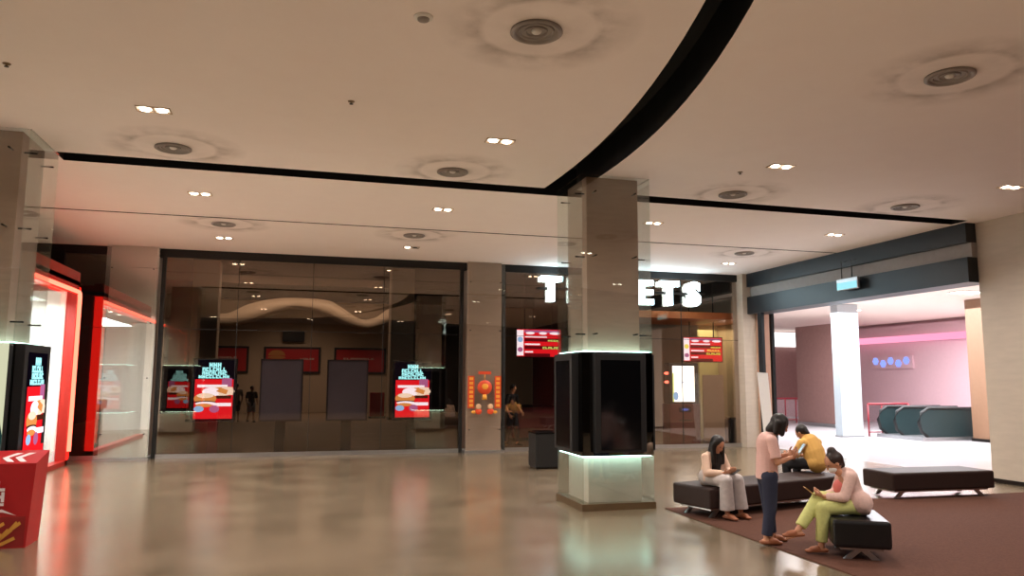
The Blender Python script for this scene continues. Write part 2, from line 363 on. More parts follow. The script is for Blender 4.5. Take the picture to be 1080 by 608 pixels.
# ------------------------------------------------------------------ pillars
def stone_core(mb, h, z0, z1): mb.box(-h, h, -h, h, z0, z1)
def pillar(x, y, label, displays):
    t = thing('pillar', (x, y, 0), label, 'pillar')
    G, K = .57, .43
    MB().box(-K, K, -K, K, 2.35, ZC).build('stone_shaft', M['stone'], t); MB().box(-K, K, -K, K, .1, .76).build('stone_base', M['stone2'], t)  # base set paler than the shaft, strip glow put into its colour
    MB().box(-G-.02, G+.02, -G-.02, G+.02, 0, .1).build('plinth', M['bronze'], t)
    for z0, z1 in ((.1, .77), (2.33, ZC)):
        for k in range(4):
            mb = MB(); mb.box(-G, G, -G, -G+.014, z0, z1)
            for v in mb.bm.verts: v.co = Matrix.Rotation(k*pi/2, 3, 'Z') @ v.co
            mb.build('glass_panel', M['clad'], t)
    mb = MB()
    for k in range(4):
        for z in (2.6, 3.8, 4.8):
            for sx in (-.33, .33):
                a = Matrix.Rotation(k*pi/2, 3, 'Z'); mb.cyl(a @ Vector((sx, -G-.012, z)), a @ Vector((sx, -K, z)), .012, n=8)
    mb.build('glass_fixings', M['darkmetal'], t)
    MB().box(-G+.02, G-.02, -G+.02, G-.02, .80, 2.31).build('display_box', M['blackgloss'], t)
    for k in range(4):
        mb = MB(); mb.box(-G, G, -G, -G+.01, .785, 2.325)
        for v in mb.bm.verts: v.co = Matrix.Rotation(k*pi/2, 3, 'Z') @ v.co
        mb.build('smoked_panel', M['darkglass'], t)
    for z in (.77, 2.335):
        MB().box(-G+.03, G-.03, -G+.03, -K-.02, z-.006, z+.006).box(-G+.03, G-.03, K+.02, G-.03, z-.006, z+.006).box(-G+.03, -K-.02, -K, K, z-.006, z+.006).box(K+.02, G-.03, -K, K, z-.006, z+.006).build('light_strip', M['cyan'], t)
    for k, kind in enumerate(displays):     # 0 front, 1 right, 2 back, 3 left
        if not kind: continue
        R4 = Matrix.Rotation(k*pi/2, 3, 'Z')
        mb = MB(); mb.box(-.41 if kind == 'off' else -.57, .41 if kind == 'off' else .57, -G-.11, -G-.001, .84, 2.3, bev=.006)
        if kind == 'ad': mb = MB().box(-.5, .5, -G-.11, -G-.001, .78, 2.32, bev=.006)
        for v in mb.bm.verts: v.co = R4 @ v.co
        d = mb.build('display_panel', M['black'], t)
        mb = MB(); w, h, o = (.64, 1.32, (-.32, -G-.113, .88)) if kind != 'ad' else (.74, 1.36, (-.37, -G-.113, .86))
        if kind == 'ad': burger_ad(mb, o, (1, 0, 0), (0, 0, 1), w, h)
        elif kind == 'off': mb.m(M['blackgloss']); f = Flat(mb, o, (1, 0, 0), (0, 0, 1), w, h); mb.poly([f.p(0, 0), f.p(1, 0), f.p(1, 1), f.p(0, 1)])
        elif kind == 'pale':
            f = Flat(mb, (-.56, -G-.113, .84), (1, 0, 0), (0, 0, 1), 1.12, 1.48); f.rect('s_pale', 0, 0, 1, 1); f.shape('s_teal', [(.3, 0), (1, 0), (1, .25), (.93, .5), (.8, .58), (.5, .6), (.35, .4)]); f.ell('s_dark', .66, .64, .13, .07)
        for v in mb.bm.verts: v.co = R4 @ v.co
        mb.build('screen', None, d)
    return t
PC = (4.59, 11.24)
pillar(PC[0], PC[1], 'glass-clad grey stone pillar with black switched-off displays in the middle of the lobby', ['off', 'off', 'off', 'off'])
pillar(-4.01, 11.24, 'glass-clad stone pillar behind the red standee, with a lit burger advertisement on its side', ['pale', 'ad', 'ad', None])
t = thing('pillar', (13.42, 11.28, 0), 'plain beige stone pillar at the right edge behind the right bench', 'pillar')
MB().box(-.57, .57, -.62, .62, .08, ZC).build('stone_shaft', M['stone2'], t); MB().box(-.59, .59, -.64, .64, 0, .08).build('plinth', M['darkmetal'], t)
# storefront columns
def column(x0, x1, label, y0=YF-.32, mat='stone', pane='clad'):
    t = thing('column', ((x0+x1)/2, YF, 0), label, 'column'); w = (x1-x0)/2
    MB().box(-w+.07, w-.07, y0+.1-YF, .5, 0, ZC).build('stone_shaft', M[mat], t)
    MB().box(-w, w, y0-YF, y0-YF+.014, .06, ZC-.005).build('glass_panel', M[pane], t)
    MB().box(-w-.01, w+.01, y0-YF-.02, .2, 0, .06).build('plinth', M['steel'], t)
    mb = MB()
    for z in (.6, 1.9, 3.2, 4.5):
        for sx in (-w+.12, w-.12): mb.cyl((sx, y0-YF-.01, z), (sx, y0-YF+.1, z), .014, n=8)
    mb.build('glass_fixings', M['darkmetal'], t); return t
column(-4.55, -3.4, 'wide glass-clad stone column beside the red neon shop window', mat='stone2', pane='colglass')
column(4.14, 5.2, 'stone column carrying the orange festive decoration, left of the ticket sign')
t = thing('column', (12.95, 19.9, 0), 'stone corner column between the ticket counter and the mall opening', 'column')
MB().box(-.5, -.08, -.25, .3, 0, ZC).build('stone_shaft', M['stone2'], t); MB().box(-.08, .3, -.35, .3, 0, ZC).build('stone_return', M['peach'], t); MB().box(-.3, .12, -.36, -.25, ZC-.02, ZC-.005).build('cap_plate', M['steel'], t)
t = thing('column', (-4.3, 36.8, 0), 'dim brown column inside the cinema left of the posters', 'column'); MB().box(-.55, .55, -.5, .5, 0, 7.2).build('stone_shaft', M['beige'], t); MB().box(-.57, .57, -.52, .52, 0, .12).build('plinth', M['darkmetal'], t)
t = thing('column', (4.55, 36.8, 0), 'dim brown column inside the cinema right of the posters', 'column'); MB().box(-.55, .55, -.5, .5, 0, 7.2).build('stone_shaft', M['beige'], t); MB().box(-.57, .57, -.52, .52, 0, .12).build('plinth', M['darkmetal'], t)

# beams over the mall opening on the right
struct('trim_6', MB().box(12.6, 13.2, 11.9, YF-.3, 4.66, 5.05).box(12.6, 13.2, 11.9, YF-.3, 3.86, 4.36).box(12.63, 12.72, 19.0, 19.2, 0, 3.9), M['navy'])
struct('trim_7', box(12.72, 13.1, 11.9, YF-.3, 4.36, 4.66), M['greyband'])
t = thing('hanging_sign', (12.45, 15.2, 4.05), 'small hanging sign with a pale blue face on the dark beam', 'sign')
MB().box(-.04, .04, -.42, .3, .02, .3, bev=.015).build('sign_case', M['steel'], t); MB().box(-.048, -.041, -.4, .28, .04, .2).build('sign_face', M['s_aqua'], t); 
for yy in (-.2, .15): MB().tube([(0, yy, .29), (0, yy, .72), (.16, yy, .74)], .012).build('bracket', M['darkmetal'], t)

# ------------------------------------------------------------------ ceiling fittings
def downlight(x, y, label, group=None, on=(1, 1), power=P_SPOT):
    t = thing('downlight', (x, y, ZC), label, 'ceiling light', group)
    MB().box(-.19, .19, -.1, -.088, -.008, .004).box(-.19, .19, .088, .1, -.012, .004).box(-.19, -.178, -.1, .1, -.012, .004).box(.178, .19, -.1, .1, -.012, .004).box(-.012, .012, -.09, .09, -.008, .004).build('trim_frame', M['beige'], t)
    for s_, k in ((-1, on[0]), (1, on[1])):
        MB().lathe([(.056, -.016), (.056, -.006), (.04, -.004)], (s_*.092, 0, 0), n=20).build('lamp' , M['lamp'] if k else M['darkmetal'], t)
    if power:
        l = bpy.data.lights.new('downlight_beam', 'SPOT'); l.energy = power*sum(on)/2; l.color = WARM; l.spot_size = radians(150); l.spot_blend = 1; l.shadow_soft_size = .12
        lo_ = bpy.data.objects.new('downlight_beam', l); lo_.location = (0, 0, -.04); lo_.parent = t; COL.objects.link(lo_)
    return t
cols = [(-1.8, 'leftmost'), (2.42, 'second from left'), (6.7, 'third from left'), (10.98, 'rightmost')]
for x, c in cols:
    downlight(x, 17.95, f'twin downlight close to the storefront header, {c} of its row', 'downlights nearest the storefront', on=(1, 0) if x == 2.42 else (1, 1))
    downlight(x, 13.7, f'twin downlight just beyond the long black ceiling slot, {c} of its row', 'downlights beyond the ceiling slot')
    downlight(x, 9.45, f'twin downlight just in front of the black ceiling slot, {c} of its row', 'downlights before the ceiling slot')
    downlight(x, 3.9, 'unseen twin downlight added behind the camera for bounce light', 'downlights overhead')
for x in (-4.5, .3, 5.1, 9.9): downlight(x, -1.6, 'unseen twin downlight added behind the camera for bounce light', 'downlights overhead', power=P_SPOT*1.2)  # row added behind the camera so the floor bounces light onto the ceiling
def vent(x, y, label):
    t = thing('air_diffuser', (x, y, ZC), label, 'ceiling vent', 'round ceiling air diffusers'); r = .235
    MB().lathe([(r, -.001), (r+.005, -.02), (r-.02, -.034), (r-.045, -.02), (r-.05, .03)]).build('outer_ring', M['greyband'], t)
    MB().lathe([(r-.06, .028), (.001, .03)]).build('throat', M['black'], t)
    for k, rr in enumerate((.165, .105)): MB().lathe([(rr, .0), (rr-.002, -.02), (rr-.012, -.016), (rr-.03, .024), (rr-.026, .026), (rr-.008, .004)]).build('cone_ring', M['greyband'], t)
    MB().lathe([(.001, -.03), (.035, -.022), (.05, -.004), (.03, .02), (.001, .022)], n=20).build('centre_cone', M['white'], t)
for (x, y, r), lb in zip(VENTS, ['large round air diffuser with dirty halo near the top centre', 'round air diffuser by the left pillar before the black slot', 'round air diffuser before the black slot left of the middle pillar', 'tilted sooty round air diffuser at the upper right', 'sooty round air diffuser right of the middle pillar before the slot', 'faint round air diffuser near the right pillar before the slot', 'small round air diffuser above the left screens near the storefront', 'small round air diffuser above the festive column near the storefront', 'small round air diffuser above the ticket counter corner']): vent(x, y, lb)
t = thing('smoke_detector', (.91, 6.28, ZC), 'round white ceiling detector left of the large air diffuser', 'detector')
MB().lathe([(.085, 0), (.085, -.012), (.07, -.02), (.055, -.02)]).build('base_ring', M['white'], t); MB().lathe([(.055, -.012), (.05, -.035), (.03, -.045), (.001, -.046)]).build('sensor_cap', M['greyband'], t)
for x, y, lb in ((.43, 8.53, 'small sprinkler head in the ceiling between the two near downlights'), (-2.99, 8.43, 'small sprinkler head in the ceiling at the far left'), (6.3, 9.9, 'small sprinkler head in the ceiling right of the curved slot')):
    t = thing('sprinkler', (x, y, ZC), lb, 'sprinkler', 'ceiling sprinklers'); MB().lathe([(.04, 0), (.035, -.008), (.012, -.012), (.01, -.03)], n=16).build('escutcheon', M['bronze'], t); MB().lathe([(.022, -.034), (.022, -.03)], n=12).build('deflector', M['darkmetal'], t)

# ------------------------------------------------------------------ screens behind the glass
def kiosk(x, label, on):
    t = thing('display_stand', (x, 20.45, 0), label, 'display', 'portrait displays behind the storefront glass')
    MB().box(-.525, .525, -.06, .06, .82, 2.4, bev=.01).build('case', M['offscreen'] if not on else M['black'], t)
    MB().box(-.13, .13, .07, .16, .03, 1.6, bev=.01).build('post', M['black'], t); MB().box(-.4, .4, -.2, .3, 0, .03, bev=.008).build('foot_plate', M['black'], t)
    mb = MB()
    if on: burger_ad(mb, (-.49, -.062, .86), (1, 0, 0), (0, 0, 1), .98, 1.5)
    else: mb.m(M['plum']); mb.poly([(-.48, -.062, .87), (.48, -.062, .87), (.48, -.062, 2.35), (-.48, -.062, 2.35)])
    mb.build('screen', None, t)
kiosk(-2.1, 'lit burger advertisement screen behind the glass, left of the grey-purple boards', 1)
kiosk(-.49, 'blank grey-purple display board behind the glass beside the lit left screen', 0)
kiosk(1.16, 'blank grey-purple display board behind the glass beside the lit right screen', 0)
kiosk(2.86, 'lit burger advertisement screen behind the glass, next to the festive column', 1)
# red poster boards on the back wall
def poster(x0, x1, label, pic):
    t = thing('poster_board', ((x0+x1)/2, 45.0, 2.2), label, 'poster', 'red posters on the cinema back wall'); w = (x1-x0)/2
    MB().box(-w, w, -.1, 0, 0, 1.5, bev=.02).build('frame', M['black'], t)
    mb = MB(); mb.m(M['red']); mb.poly([(-w+.12, -.103, .12), (w-.12, -.103, .12), (w-.12, -.103, 1.38), (-w+.12, -.103, 1.38)])
    f = Flat(mb, (-w+.12, -.105, .12), (1, 0, 0), (0, 0, 1), 2*w-.24, 1.26)
    M['p_bun'] = M.get('p_bun') or pm('poster_bun', 'b5763c', .5); M['p_white'] = M.get('p_white') or pm('poster_white', 'c9a89a', .5)
    if pic: f.ell('p_bun', .2, .7, .16, .25, a0=0, a1=pi); f.ell('p_bun', .2, .62, .17, .07); f.glyphs('p_white', .65, .52, .92, .6, 6)
    else: f.glyphs('p_white', .15, .55, .8, .63, 9)
    mb.build('print', None, t)
poster(-5.6, -2.9, 'leftmost red poster board, partly behind the lit left screen', 0); poster(-2.1, 1.0, 'middle red poster board with a golden bun picture', 1); poster(1.75, 4.7, 'rightmost red poster board with a faint line of lettering', 0)
t = thing('wall_speaker', (-.53, 45.0, 4.0), 'black box mounted on the wall above the middle red poster', 'wall screen'); MB().box(-.6, .6, -.25, -.05, 0, .58, bev=.02).build('case', M['black'], t); MB().box(-.1, .1, -.06, .0, .2, .4).build('wall_mount', M['darkmetal'], t)
t = thing('standee', (3.6, 38, 0), 'small red standee on the dim cinema floor left of the right lit screen', 'standee'); MB().box(-.35, .35, -.1, .1, .1, 1.25, bev=.02).build('panel', M['red'], t); MB().box(-.4, .4, -.2, .2, 0, .1).build('foot', M['black'], t)

# ------------------------------------------------------------------ TICKETS sign
sg = thing('ticket_sign', (6.2, YF-.12, 4.1), 'glowing white TICKETS sign on the storefront behind the middle pillar', 'sign')
for i, ch in enumerate('TICKETS'):
    cu_ = bpy.data.curves.new('tmp', 'FONT'); cu_.body = ch; cu_.size = .93; cu_.extrude = .05; cu_.offset = .035; cu_.align_x = 'CENTER'
    o = bpy.data.objects.new('tmp', cu_); COL.objects.link(o); dg = bpy.context.evaluated_depsgraph_get()
    me = bpy.data.meshes.new_from_object(o.evaluated_get(dg)); bpy.data.objects.remove(o)
    for v in me.vertices: v.co = Vector((v.co.x, -v.co.z, v.co.y))
    me.materials.clear(); me.materials.append(M['sign'])
    lt = bpy.data.objects.new('letter', me); COL.objects.link(lt); lt.parent = sg; lt.location = ([.38, 1.0, 1.62, 2.42, 3.22, 3.98, 4.75][i], 0, 0)

MB().box(0, 5.15, .05, .118, .3, .36).build('mounting_rail', M['darkmetal'], sg)
# ------------------------------------------------------------------ ticket hall furnishings
def board(x0, x1, y, z0, z1, label, seed):
    t = thing('menu_board', ((x0+x1)/2, y, z0), label, 'screen', 'red ticket price boards'); w = (x1-x0)/2; h = z1-z0
    MB().box(-w, w, 0, .12, 0, h, bev=.01).build('case', M['black'], t)
    for s_ in (-1, 1): MB().cyl((s_*w*.6, .06, h), (s_*w*.6, .06, 7.2-z0), .02).build('hanger', M['darkmetal'], t)
    mb = MB(); f = Flat(mb, (-w+.03, -.003, .03), (1, 0, 0), (0, 0, 1), 2*w-.06, h-.06)
    f.rect('s_red', 0, 0, 1, 1); f.rect('s_white', 0, .03, .15, .97)
    f.ell('s_yellow' if seed else 's_blue', .075, .62, .06, .1); f.ell('s_pink', .075, .25, .06, .09)
    f.rect('s_pink', .17, .88, .97, .97)
    for a, b in ((.2, .4), (.5, .68), (.74, .98)): f.ell('s_white', (a+b)/2, .86, (b-a)/2, .05)
    for k, yy in enumerate((.7, .42, .14)):
        f.rect('s_deep', .17, yy-.15, .97 if k < 2 else .75, yy-.03); f.rect('s_white', .18, yy, .68-.16*k, yy+.055)
    f.glyphs('s_lime' if not seed else 's_yellow', .7, .56, .96, .62, 4); f.glyphs('s_lime' if not seed else 's_yellow', .58, .28, .96, .36, 6)
    if seed: f.glyphs('s_yellow', .6, .42, .95, .5, 5)
    mb.build('screen', None, t)
board(6.03, 7.45, 21.5, 2.56, 3.42, 'red price board glowing left of the middle pillar', 0)
board(11.45, 12.85, 21.5, 2.48, 3.28, 'red and yellow price board above the red ticket kiosk', 1)
t = thing('ticket_kiosk', (11.0, 20.6, 0), 'tall maroon self-service ticket kiosk with a bright white screen', 'kiosk')
MB().box(-.5, .5, 0, .5, 0, 1.22, bev=.02).build('base_cabinet', M['maroon'], t); MB().box(-.48, .48, .02, .4, 1.22, 2.42, bev=.02).build('head_cabinet', M['black'], t)
mb = MB(); f = Flat(mb, (-.38, -.002+.02, 1.28), (1, 0, 0), (0, 0, 1), .72, 1.06); f.rect('s_bright', 0, 0, 1, 1); f.rect('s_lime', 0, .0, .06, .8); f.glyphs('s_blue', .3, .52, .75, .56, 6); f.ell('s_blue', .14, .16, .12, .12); mb.build('screen', None, t)
mb = MB(); f = Flat(mb, (-.2, -.012, .98), (1, 0, 0), (0, 0, 1), .4, .14); f.rect('s_black', 0, 0, 1, 1); f.ell('s_bluetext', .5, .5, .3, .22); mb.build('card_reader', None, t)
MB().box(-.2, .2, -.012, .0, .72, .76).build('ticket_slot', M['black'], t)
for z, xx in ((2.12, -.52), (1.86, -.52)): MB().ball((xx, .1, z), .07, (1.3, .5, .6)).build('warning_light', M['neonhot'], t)
t = thing('roll_up_banner', (12.35, 21.3, 0), 'beige roll-up banner standing right of the ticket kiosk', 'banner'); MB().box(-.36, .36, -.01, .01, .08, 2.08).build('banner_sheet', M['beige'], t); MB().box(-.38, .38, -.06, .06, 0, .08, bev=.02).build('base_case', M['steel'], t)
struct('wall_back', MB().box(12.8, 13.7, 22.9, 23.0, 0, 3.9).box(13.6, 13.7, 20.25, 22.9, 0, 3.9), M['cream'])
M['orange'] = pm('orange_glow_panel', 'c4703c', .5)
struct('trim_8', box(9.4, 13.6, 20.4, 22.9, 3.75, 3.95), M['orange'])  # added panel, its orange stands in for a glow reflected in the glass
t = thing('waste_bin', (12.7, 20.75, 0), 'black waste bin by the corner column', 'bin'); MB().box(-.2, .17, -.18, .18, 0, .74, bev=.02).build('body', M['black'], t); MB().box(-.18, .15, -.16, .16, .74, .8, bev=.01).build('lid', M['blackgloss'], t)
t = thing('floor_sign', (13.08, 20.75, 0), 'pinkish upright panel between the black bin and the corner column', 'panel'); MB().box(-.18, .16, -.1, .1, .03, .76, bev=.03).build('panel', M['pinkbin'], t); MB().box(-.2, .18, -.14, .14, 0, .03).build('foot', M['black'], t)
t = thing('ticket_counter', (8.6, 23.2, 0), 'dark ticket counter inside behind the middle pillar', 'counter'); MB().box(-2.2, 2.4, 0, .7, .1, 1.05).build('body', M['maroon'], t); MB().box(-2.3, 2.5, -.08, .78, 1.05, 1.12, bev=.01).build('worktop', M['blackgloss'], t); MB().box(-2.15, 2.35, .05, .65, 0, .1).build('toe_kick', M['black'], t)
t = thing('counter_monitor', (10.2, 23.4, 1.12), 'small monitor with blue text on the ticket counter', 'monitor'); MB().box(-.5, .5, 0, .06, .3, .95, bev=.01).build('case', M['black'], t); MB().cyl((0, .05, .02), (0, .05, .4), .03).build('stand', M['darkmetal'], t); MB().box(-.2, .2, -.1, .15, 0, .02).build('foot', M['darkmetal'], t)
mb = MB(); f = Flat(mb, (-.46, -.003, .34), (1, 0, 0), (0, 0, 1), .92, .57); f.rect('s_black', 0, 0, 1, 1); f.glyphs('s_bluetext', .1, .5, .9, .66, 8); f.glyphs('s_bluetext', .1, .3, .7, .4, 7); mb.build('screen', None, t)
t = thing('waste_bin', (5.16, 16.1, 0), 'black box bin on the open floor behind the middle pillar', 'bin'); MB().box(-.27, .27, -.27, .27, .03, .74, bev=.015).build('body', M['black'], t); MB().box(-.28, .28, -.28, .28, .74, .79, bev=.012).build('lid', M['blackgloss'], t); MB().box(-.24, .24, -.24, .24, 0, .03).build('base', M['darkmetal'], t)
# leaning white banner by the corner column
t = thing('roll_up_banner', (12.05, 18.1, 0), 'narrow white banner leaning by the corner column at the mall opening', 'banner')
mb = MB(); mb.prism([(-.02, 0, .06), (.27, 0, .06), (.12, 0, 2.12), (-.2, 0, 2.14)], (0, .02, 0)); mb.build('banner_sheet', M['white'], t); MB().box(-.1, .35, -.07, .09, 0, .07, bev=.02).build('base_case', M['steel'], t)

# festive decoration on the middle storefront column
M['lant'] = pm('orange_red_paper', 'd9481f', .5, var=.15); M['gold'] = pm('gold_paper', 'f0a53a', .45, var=.1); M['cort'] = pm('cream_paper', 'd8b08a', .5)
t = thing('festive_decoration', (4.64, YF-.385, 1.0), 'orange paper lantern and hanging banners stuck on the stone column', 'decoration')
for s_ in (-1, 1):
    mb = MB(); mb.m(M['lant']); mb.box(s_*.36-.085, s_*.36+.085, -.02, 0, .16, 1.0)
    mb.m(M['gold'])
    for k in range(7): mb.box(s_*.36-.05, s_*.36+.05, -.026, -.02, .2+k*.115, .27+k*.115)
    mb.build('couplet', None, t)
MB().box(-.17, .17, -.02, 0, 1.04, 1.12).build('top_banner', M['lant'], t)
mb = MB(); mb.m(M['lant']); mb.ball((0, -.03, .7), .2, (1, .25, .95)); mb.m(M['gold']); mb.ball((0, -.06, .72), .1, (1, .3, .9)); mb.build('lantern', None, t)
MB().cyl((0, -.02, .52), (0, -.02, .38), .05, .07).cyl((0, -.02, .9), (0, -.02, 1.04), .012).build('tassel', M['gold'], t)
for s_ in (-1, 1):
    mb = MB(); mb.m(M['cort']); mb.ball((s_*.16, -.025, .2), .075, (1, .3, 1)); mb.m(M['lant']); mb.ball((s_*.16, -.022, .08), .09, (1, .25, .9)); mb.m(M['gold']); mb.ball((s_*.29, -.02, .06), .06, (1, .3, .7)); mb.build('blossom', None, t)

# ------------------------------------------------------------------ neon shop at the left
struct('wall_left', MB().box(-5.1, -4.9, 11.9, 18.95, 3.85, 4.25).box(-5.1, -4.9, 18.8, 18.95, 0, 3.9).box(-9.6, -5.1, 18.85, 18.95, 0, 4.2).box(-5.1, -4.9, 11.9, 18.95, 0, .1), M['redpaint'])
struct('wall_left', MB().box(-9.7, -9.6, 8, 18.95, 0, 4.2).box(-9.6, -5.1, 18.75, 18.84, 0, 3.8), M['white'])
struct('ceiling', box(-9.7, -4.9, 8, 18.95, 3.95, 4.05), M['white'])
struct('wall_left', box(-9.7, -4.95, 8, 8.1, 0, 4.2), M['white'])
w = struct('window_4', box(-5.02, -5.0, 11.95, 18.8, .1, 3.85), M['clear'])
t = thing('neon_sign', (-4.86, 15, 0), 'red neon tube outlining the left shop window', 'neon light')
MB().tube([(0, -5, 3.8), (0, 3.78, 3.8), (.0, 3.85, 3.77), (0, 3.87, 3.7), (0, 3.87, .3)], .045).build('tube', M['neonhot'], t); MB().box(-.04, -.02, -5, 3.95, 3.75, 3.85).box(-.04, -.02, 3.84, 3.95, .12, 3.7).box(-.2, -.02, 3.955, 3.97, .12, 3.92).build('glow_backing', M['neon'], t)  # backing glows too; its end-face strip is added to redden the glass reflection
for k in range(6):
    t = thing('shop_downlight', (-5.7, 12.6+k*1.15, 3.95), 'small bright spotlight in the row along the shop window ceiling', 'ceiling light', 'spotlights in the neon shop'); MB().lathe([(.12, 0), (.12, -.03), (.1, -.04)], n=16).build('rim', M['white'], t); MB().lathe([(.095, -.035), (.05, -.05), (.001, -.05)], n=16).build('lamp', M['lamp'], t)
t = thing('shop_counter', (-6.3, 15.6, 0), 'wooden counter behind the neon shop window', 'counter'); MB().box(-.4, .4, -2.6, 3.0, .08, .98).build('body', M['darkmetal'], t); MB().box(-.45, .5, -2.65, 3.05, .98, 1.24, bev=.02).build('worktop', M['wood'], t); MB().box(-.35, .35, -2.5, 2.9, 0, .08).build('toe_kick', M['black'], t)

# red standee box
t = thing('promo_standee', (-3.35, 10.2, 0), 'red boxy promo standee with white lettering and a fries picture at the left edge', 'standee')
mb = MB(); mb.prism([(-.42, -.25, 0), (.43, -.25, 0), (.43, .25, 0), (-.42, .25, 0)], (0, 0, .001))
mb = MB()
bt = [(-.42, -.25, 0), (.42, -.25, 0), (.42, .2, 0), (-.42, .2, 0)]; tp = [(-.42, -.25, .93), (.47, -.25, .93), (.47, .2, 1.04), (-.42, .2, 1.04)]
va = [mb.bm.verts.new(p) for p in bt]; vb = [mb.bm.verts.new(p) for p in tp]
mb.m(M['red']); fs = [mb.bm.faces.new(va[::-1]), mb.bm.faces.new(vb)]+[mb.bm.faces.new((va[i], va[(i+1) % 4], vb[(i+1) % 4], vb[i])) for i in range(4)]
mb._f(fs); bmesh.ops.recalc_face_normals(mb.bm, faces=fs); mb.build('box_body', None, t)
M['pr_white'] = pm('print_white', 'e9dfe2', .5); M['pr_fry'] = pm('print_fries', 'd59a3f', .5, var=.2); M['pr_darkred'] = pm('print_darkred', '8e1a1c', .5)
mb = MB(); f = Flat(mb, (-.42, -.254, 0), (1, 0, 0), (0, 0, 1), .84, .93); f.rect('pr_darkred', .02, .02, .98, .37)
rr = random.Random(3)
for k in range(22):
    x = .1+rr.random()*.8; y = .05+rr.random()*.2; a = .35+rr.random()*.5; f.shape('pr_fry', [(x-.09*cos(a), y-.09*sin(a)), (x+.09*cos(a), y+.09*sin(a)), (x+.09*cos(a)-.02, y+.09*sin(a)+.035), (x-.09*cos(a)-.02, y-.09*sin(a)+.035)])
for y0, y1 in ((.68, .8), (.55, .67), (.43, .54)): f.glyphs('pr_white', .12, y0, .74, y1, 5)
f.shape('pr_white', [(.7, .47), (.88, .39), (.72, .43)]); mb.build('front_print', None, t)
mb = MB(); mb.m(M['pr_white'])
for x in (.06, .19):
    z = lambda y: .93+.11*(y+.25)/.45+.003
    pts = [(x+.1, -.2), (x, -.06), (x+.1, .1), (x+.17, .1), (x+.07, -.06), (x+.17, -.2)]; mb.poly([(a, b, z(b)) for a, b in pts[:1]+pts[1:2]+pts[4:5]+pts[5:6]]); mb.poly([(a, b, z(b)) for a, b in (pts[1], pts[2], pts[3], pts[4])])
mb.build('top_chevrons', None, t)

# ------------------------------------------------------------------ mall beyond the right opening
struct('ceiling', box(XR+.2, 32, 8, 36, 4.6, 4.7), M['mallceil'])
struct('wall_right', box(26.5, 26.7, 8, 36, 0, 4.6), M['pink'])
struct('wall_back', box(XR+.7, 32, 35.9, 36, 0, 4.6), M['brick'])
struct('wall_front', box(13.9, 32, 8, 8.1, 0, 4.6), M['beige'])
struct('wall_left', box(XR+.5, XR+.7, YF+.3, 36, 0, 4.6), M['beige'])
t = thing('column', (18.35, 22.6, 0), 'white square column in the bright mall beyond the opening', 'column'); MB().box(-.42, .42, -.18, .18, .05, 4.59).build('shaft', M['palecol'], t); MB().box(-.44, .44, -.2, .2, 0, .05).build('plinth', M['steel'], t)
t = thing('partition', (21.3, 27.9, 0), 'tall brown hoarding panel left of the white mall column', 'partition'); MB().box(-.06, .06, -1.5, 1.5, .15, 4.3, bev=.01).build('panel', M['brick'], t); MB().box(-.1, .1, -1.5, 1.5, 0, .15).build('kickboard', M['steel'], t)
t = thing('pilaster', (21.45, 19.6, 0), 'brown pilaster beside the right stone pillar', 'column'); MB().box(-.42, .42, -.5, .5, .1, 4.59).build('shaft', M['brown'], t); MB().box(-.45, .45, -.53, .53, 0, .1).build('plinth', M['darkmetal'], t)
t = thing('shop_fascia', (26.4, 26.5, 3.7), 'pink and purple lit fascia strip of the shop across the mall', 'fascia'); MB().box(-.25, .05, -5, 6, 0, .28, bev=.02).build('light_strip', M['s_strip'], t); MB().box(-.15, .05, -5, 6, .28, .75).build('upper_band', M['pink'], t)
t = thing('shop_sign', (26.4, 26.5, 2.55), 'blue glowing shop lettering on the pink wall across the mall', 'sign')
mb = MB(); f = Flat(mb, (-.02, 4.2, 0), (0, -1, 0), (0, 0, 1), 2.4, .5); [f.ell('s_signblue', .1+.2*i, .5+.12*(-1)**i, .085, .38, n=6) for i in range(5)]; mb.build('lettering', None, t); MB().box(0, .1, 1.7, 4.3, -.05, .55).build('backing_board', M['pink'], t); MB().box(0, .1, -3.1, -1.5, -.05, .55).build('backing_board', M['pink'], t)
mb = MB(); f = Flat(mb, (-.02, -1.6, 0), (0, -1, 0), (0, 0, 1), 1.4, .5); [f.ell('s_signblue', .15+.3*i, .5, .14, .42, n=5) for i in range(3)]; mb.build('lettering', None, t)
t = thing('light_box', (24.9, 35.69, 2.15), 'glaring white lit shop panel at the left of the mall opening', 'light box'); MB().box(-1.5, -.7, 0, .2, 0, 2.38, bev=.05).build('upright', M['s_glare'], t); MB().box(-.7, 1.4, 0, .2, 1.6, 2.38, bev=.05).build('lintel', M['s_glare'], t)
def railing(x, y, ln, rz, label):
    t = thing('railing', (x, y, 0), label, 'railing', None, rz)
    MB().cyl((-ln/2, 0, 1.12), (ln/2, 0, 1.12), .04).build('handrail', M['railred'], t); MB().cyl((-ln/2, 0, .15), (ln/2, 0, .15), .02).build('bottom_rail', M['railred'], t)
    n = max(2, round(ln/.55)); 
    for k in range(n+1): MB().cyl((-ln/2+ln*k/n, 0, 0), (-ln/2+ln*k/n, 0, 1.12), .03 if k != n else .07).build('post', M['railred'], t)
    MB().box(-ln/2, ln/2, -.006, .006, .2, 1.06).build('glass_infill', M['clear'], t)
railing(20.0, 22.6, 1.7, 0, 'red railing with glass infill right of the white mall column'); railing(20.6, 30.6, 5, 0, 'dark railing far back in the mall beside the brown hoarding')
t = thing('escalator', (20.6, 20.95, 0), 'escalator head with rounded glass balustrades and black handrails', 'escalator')
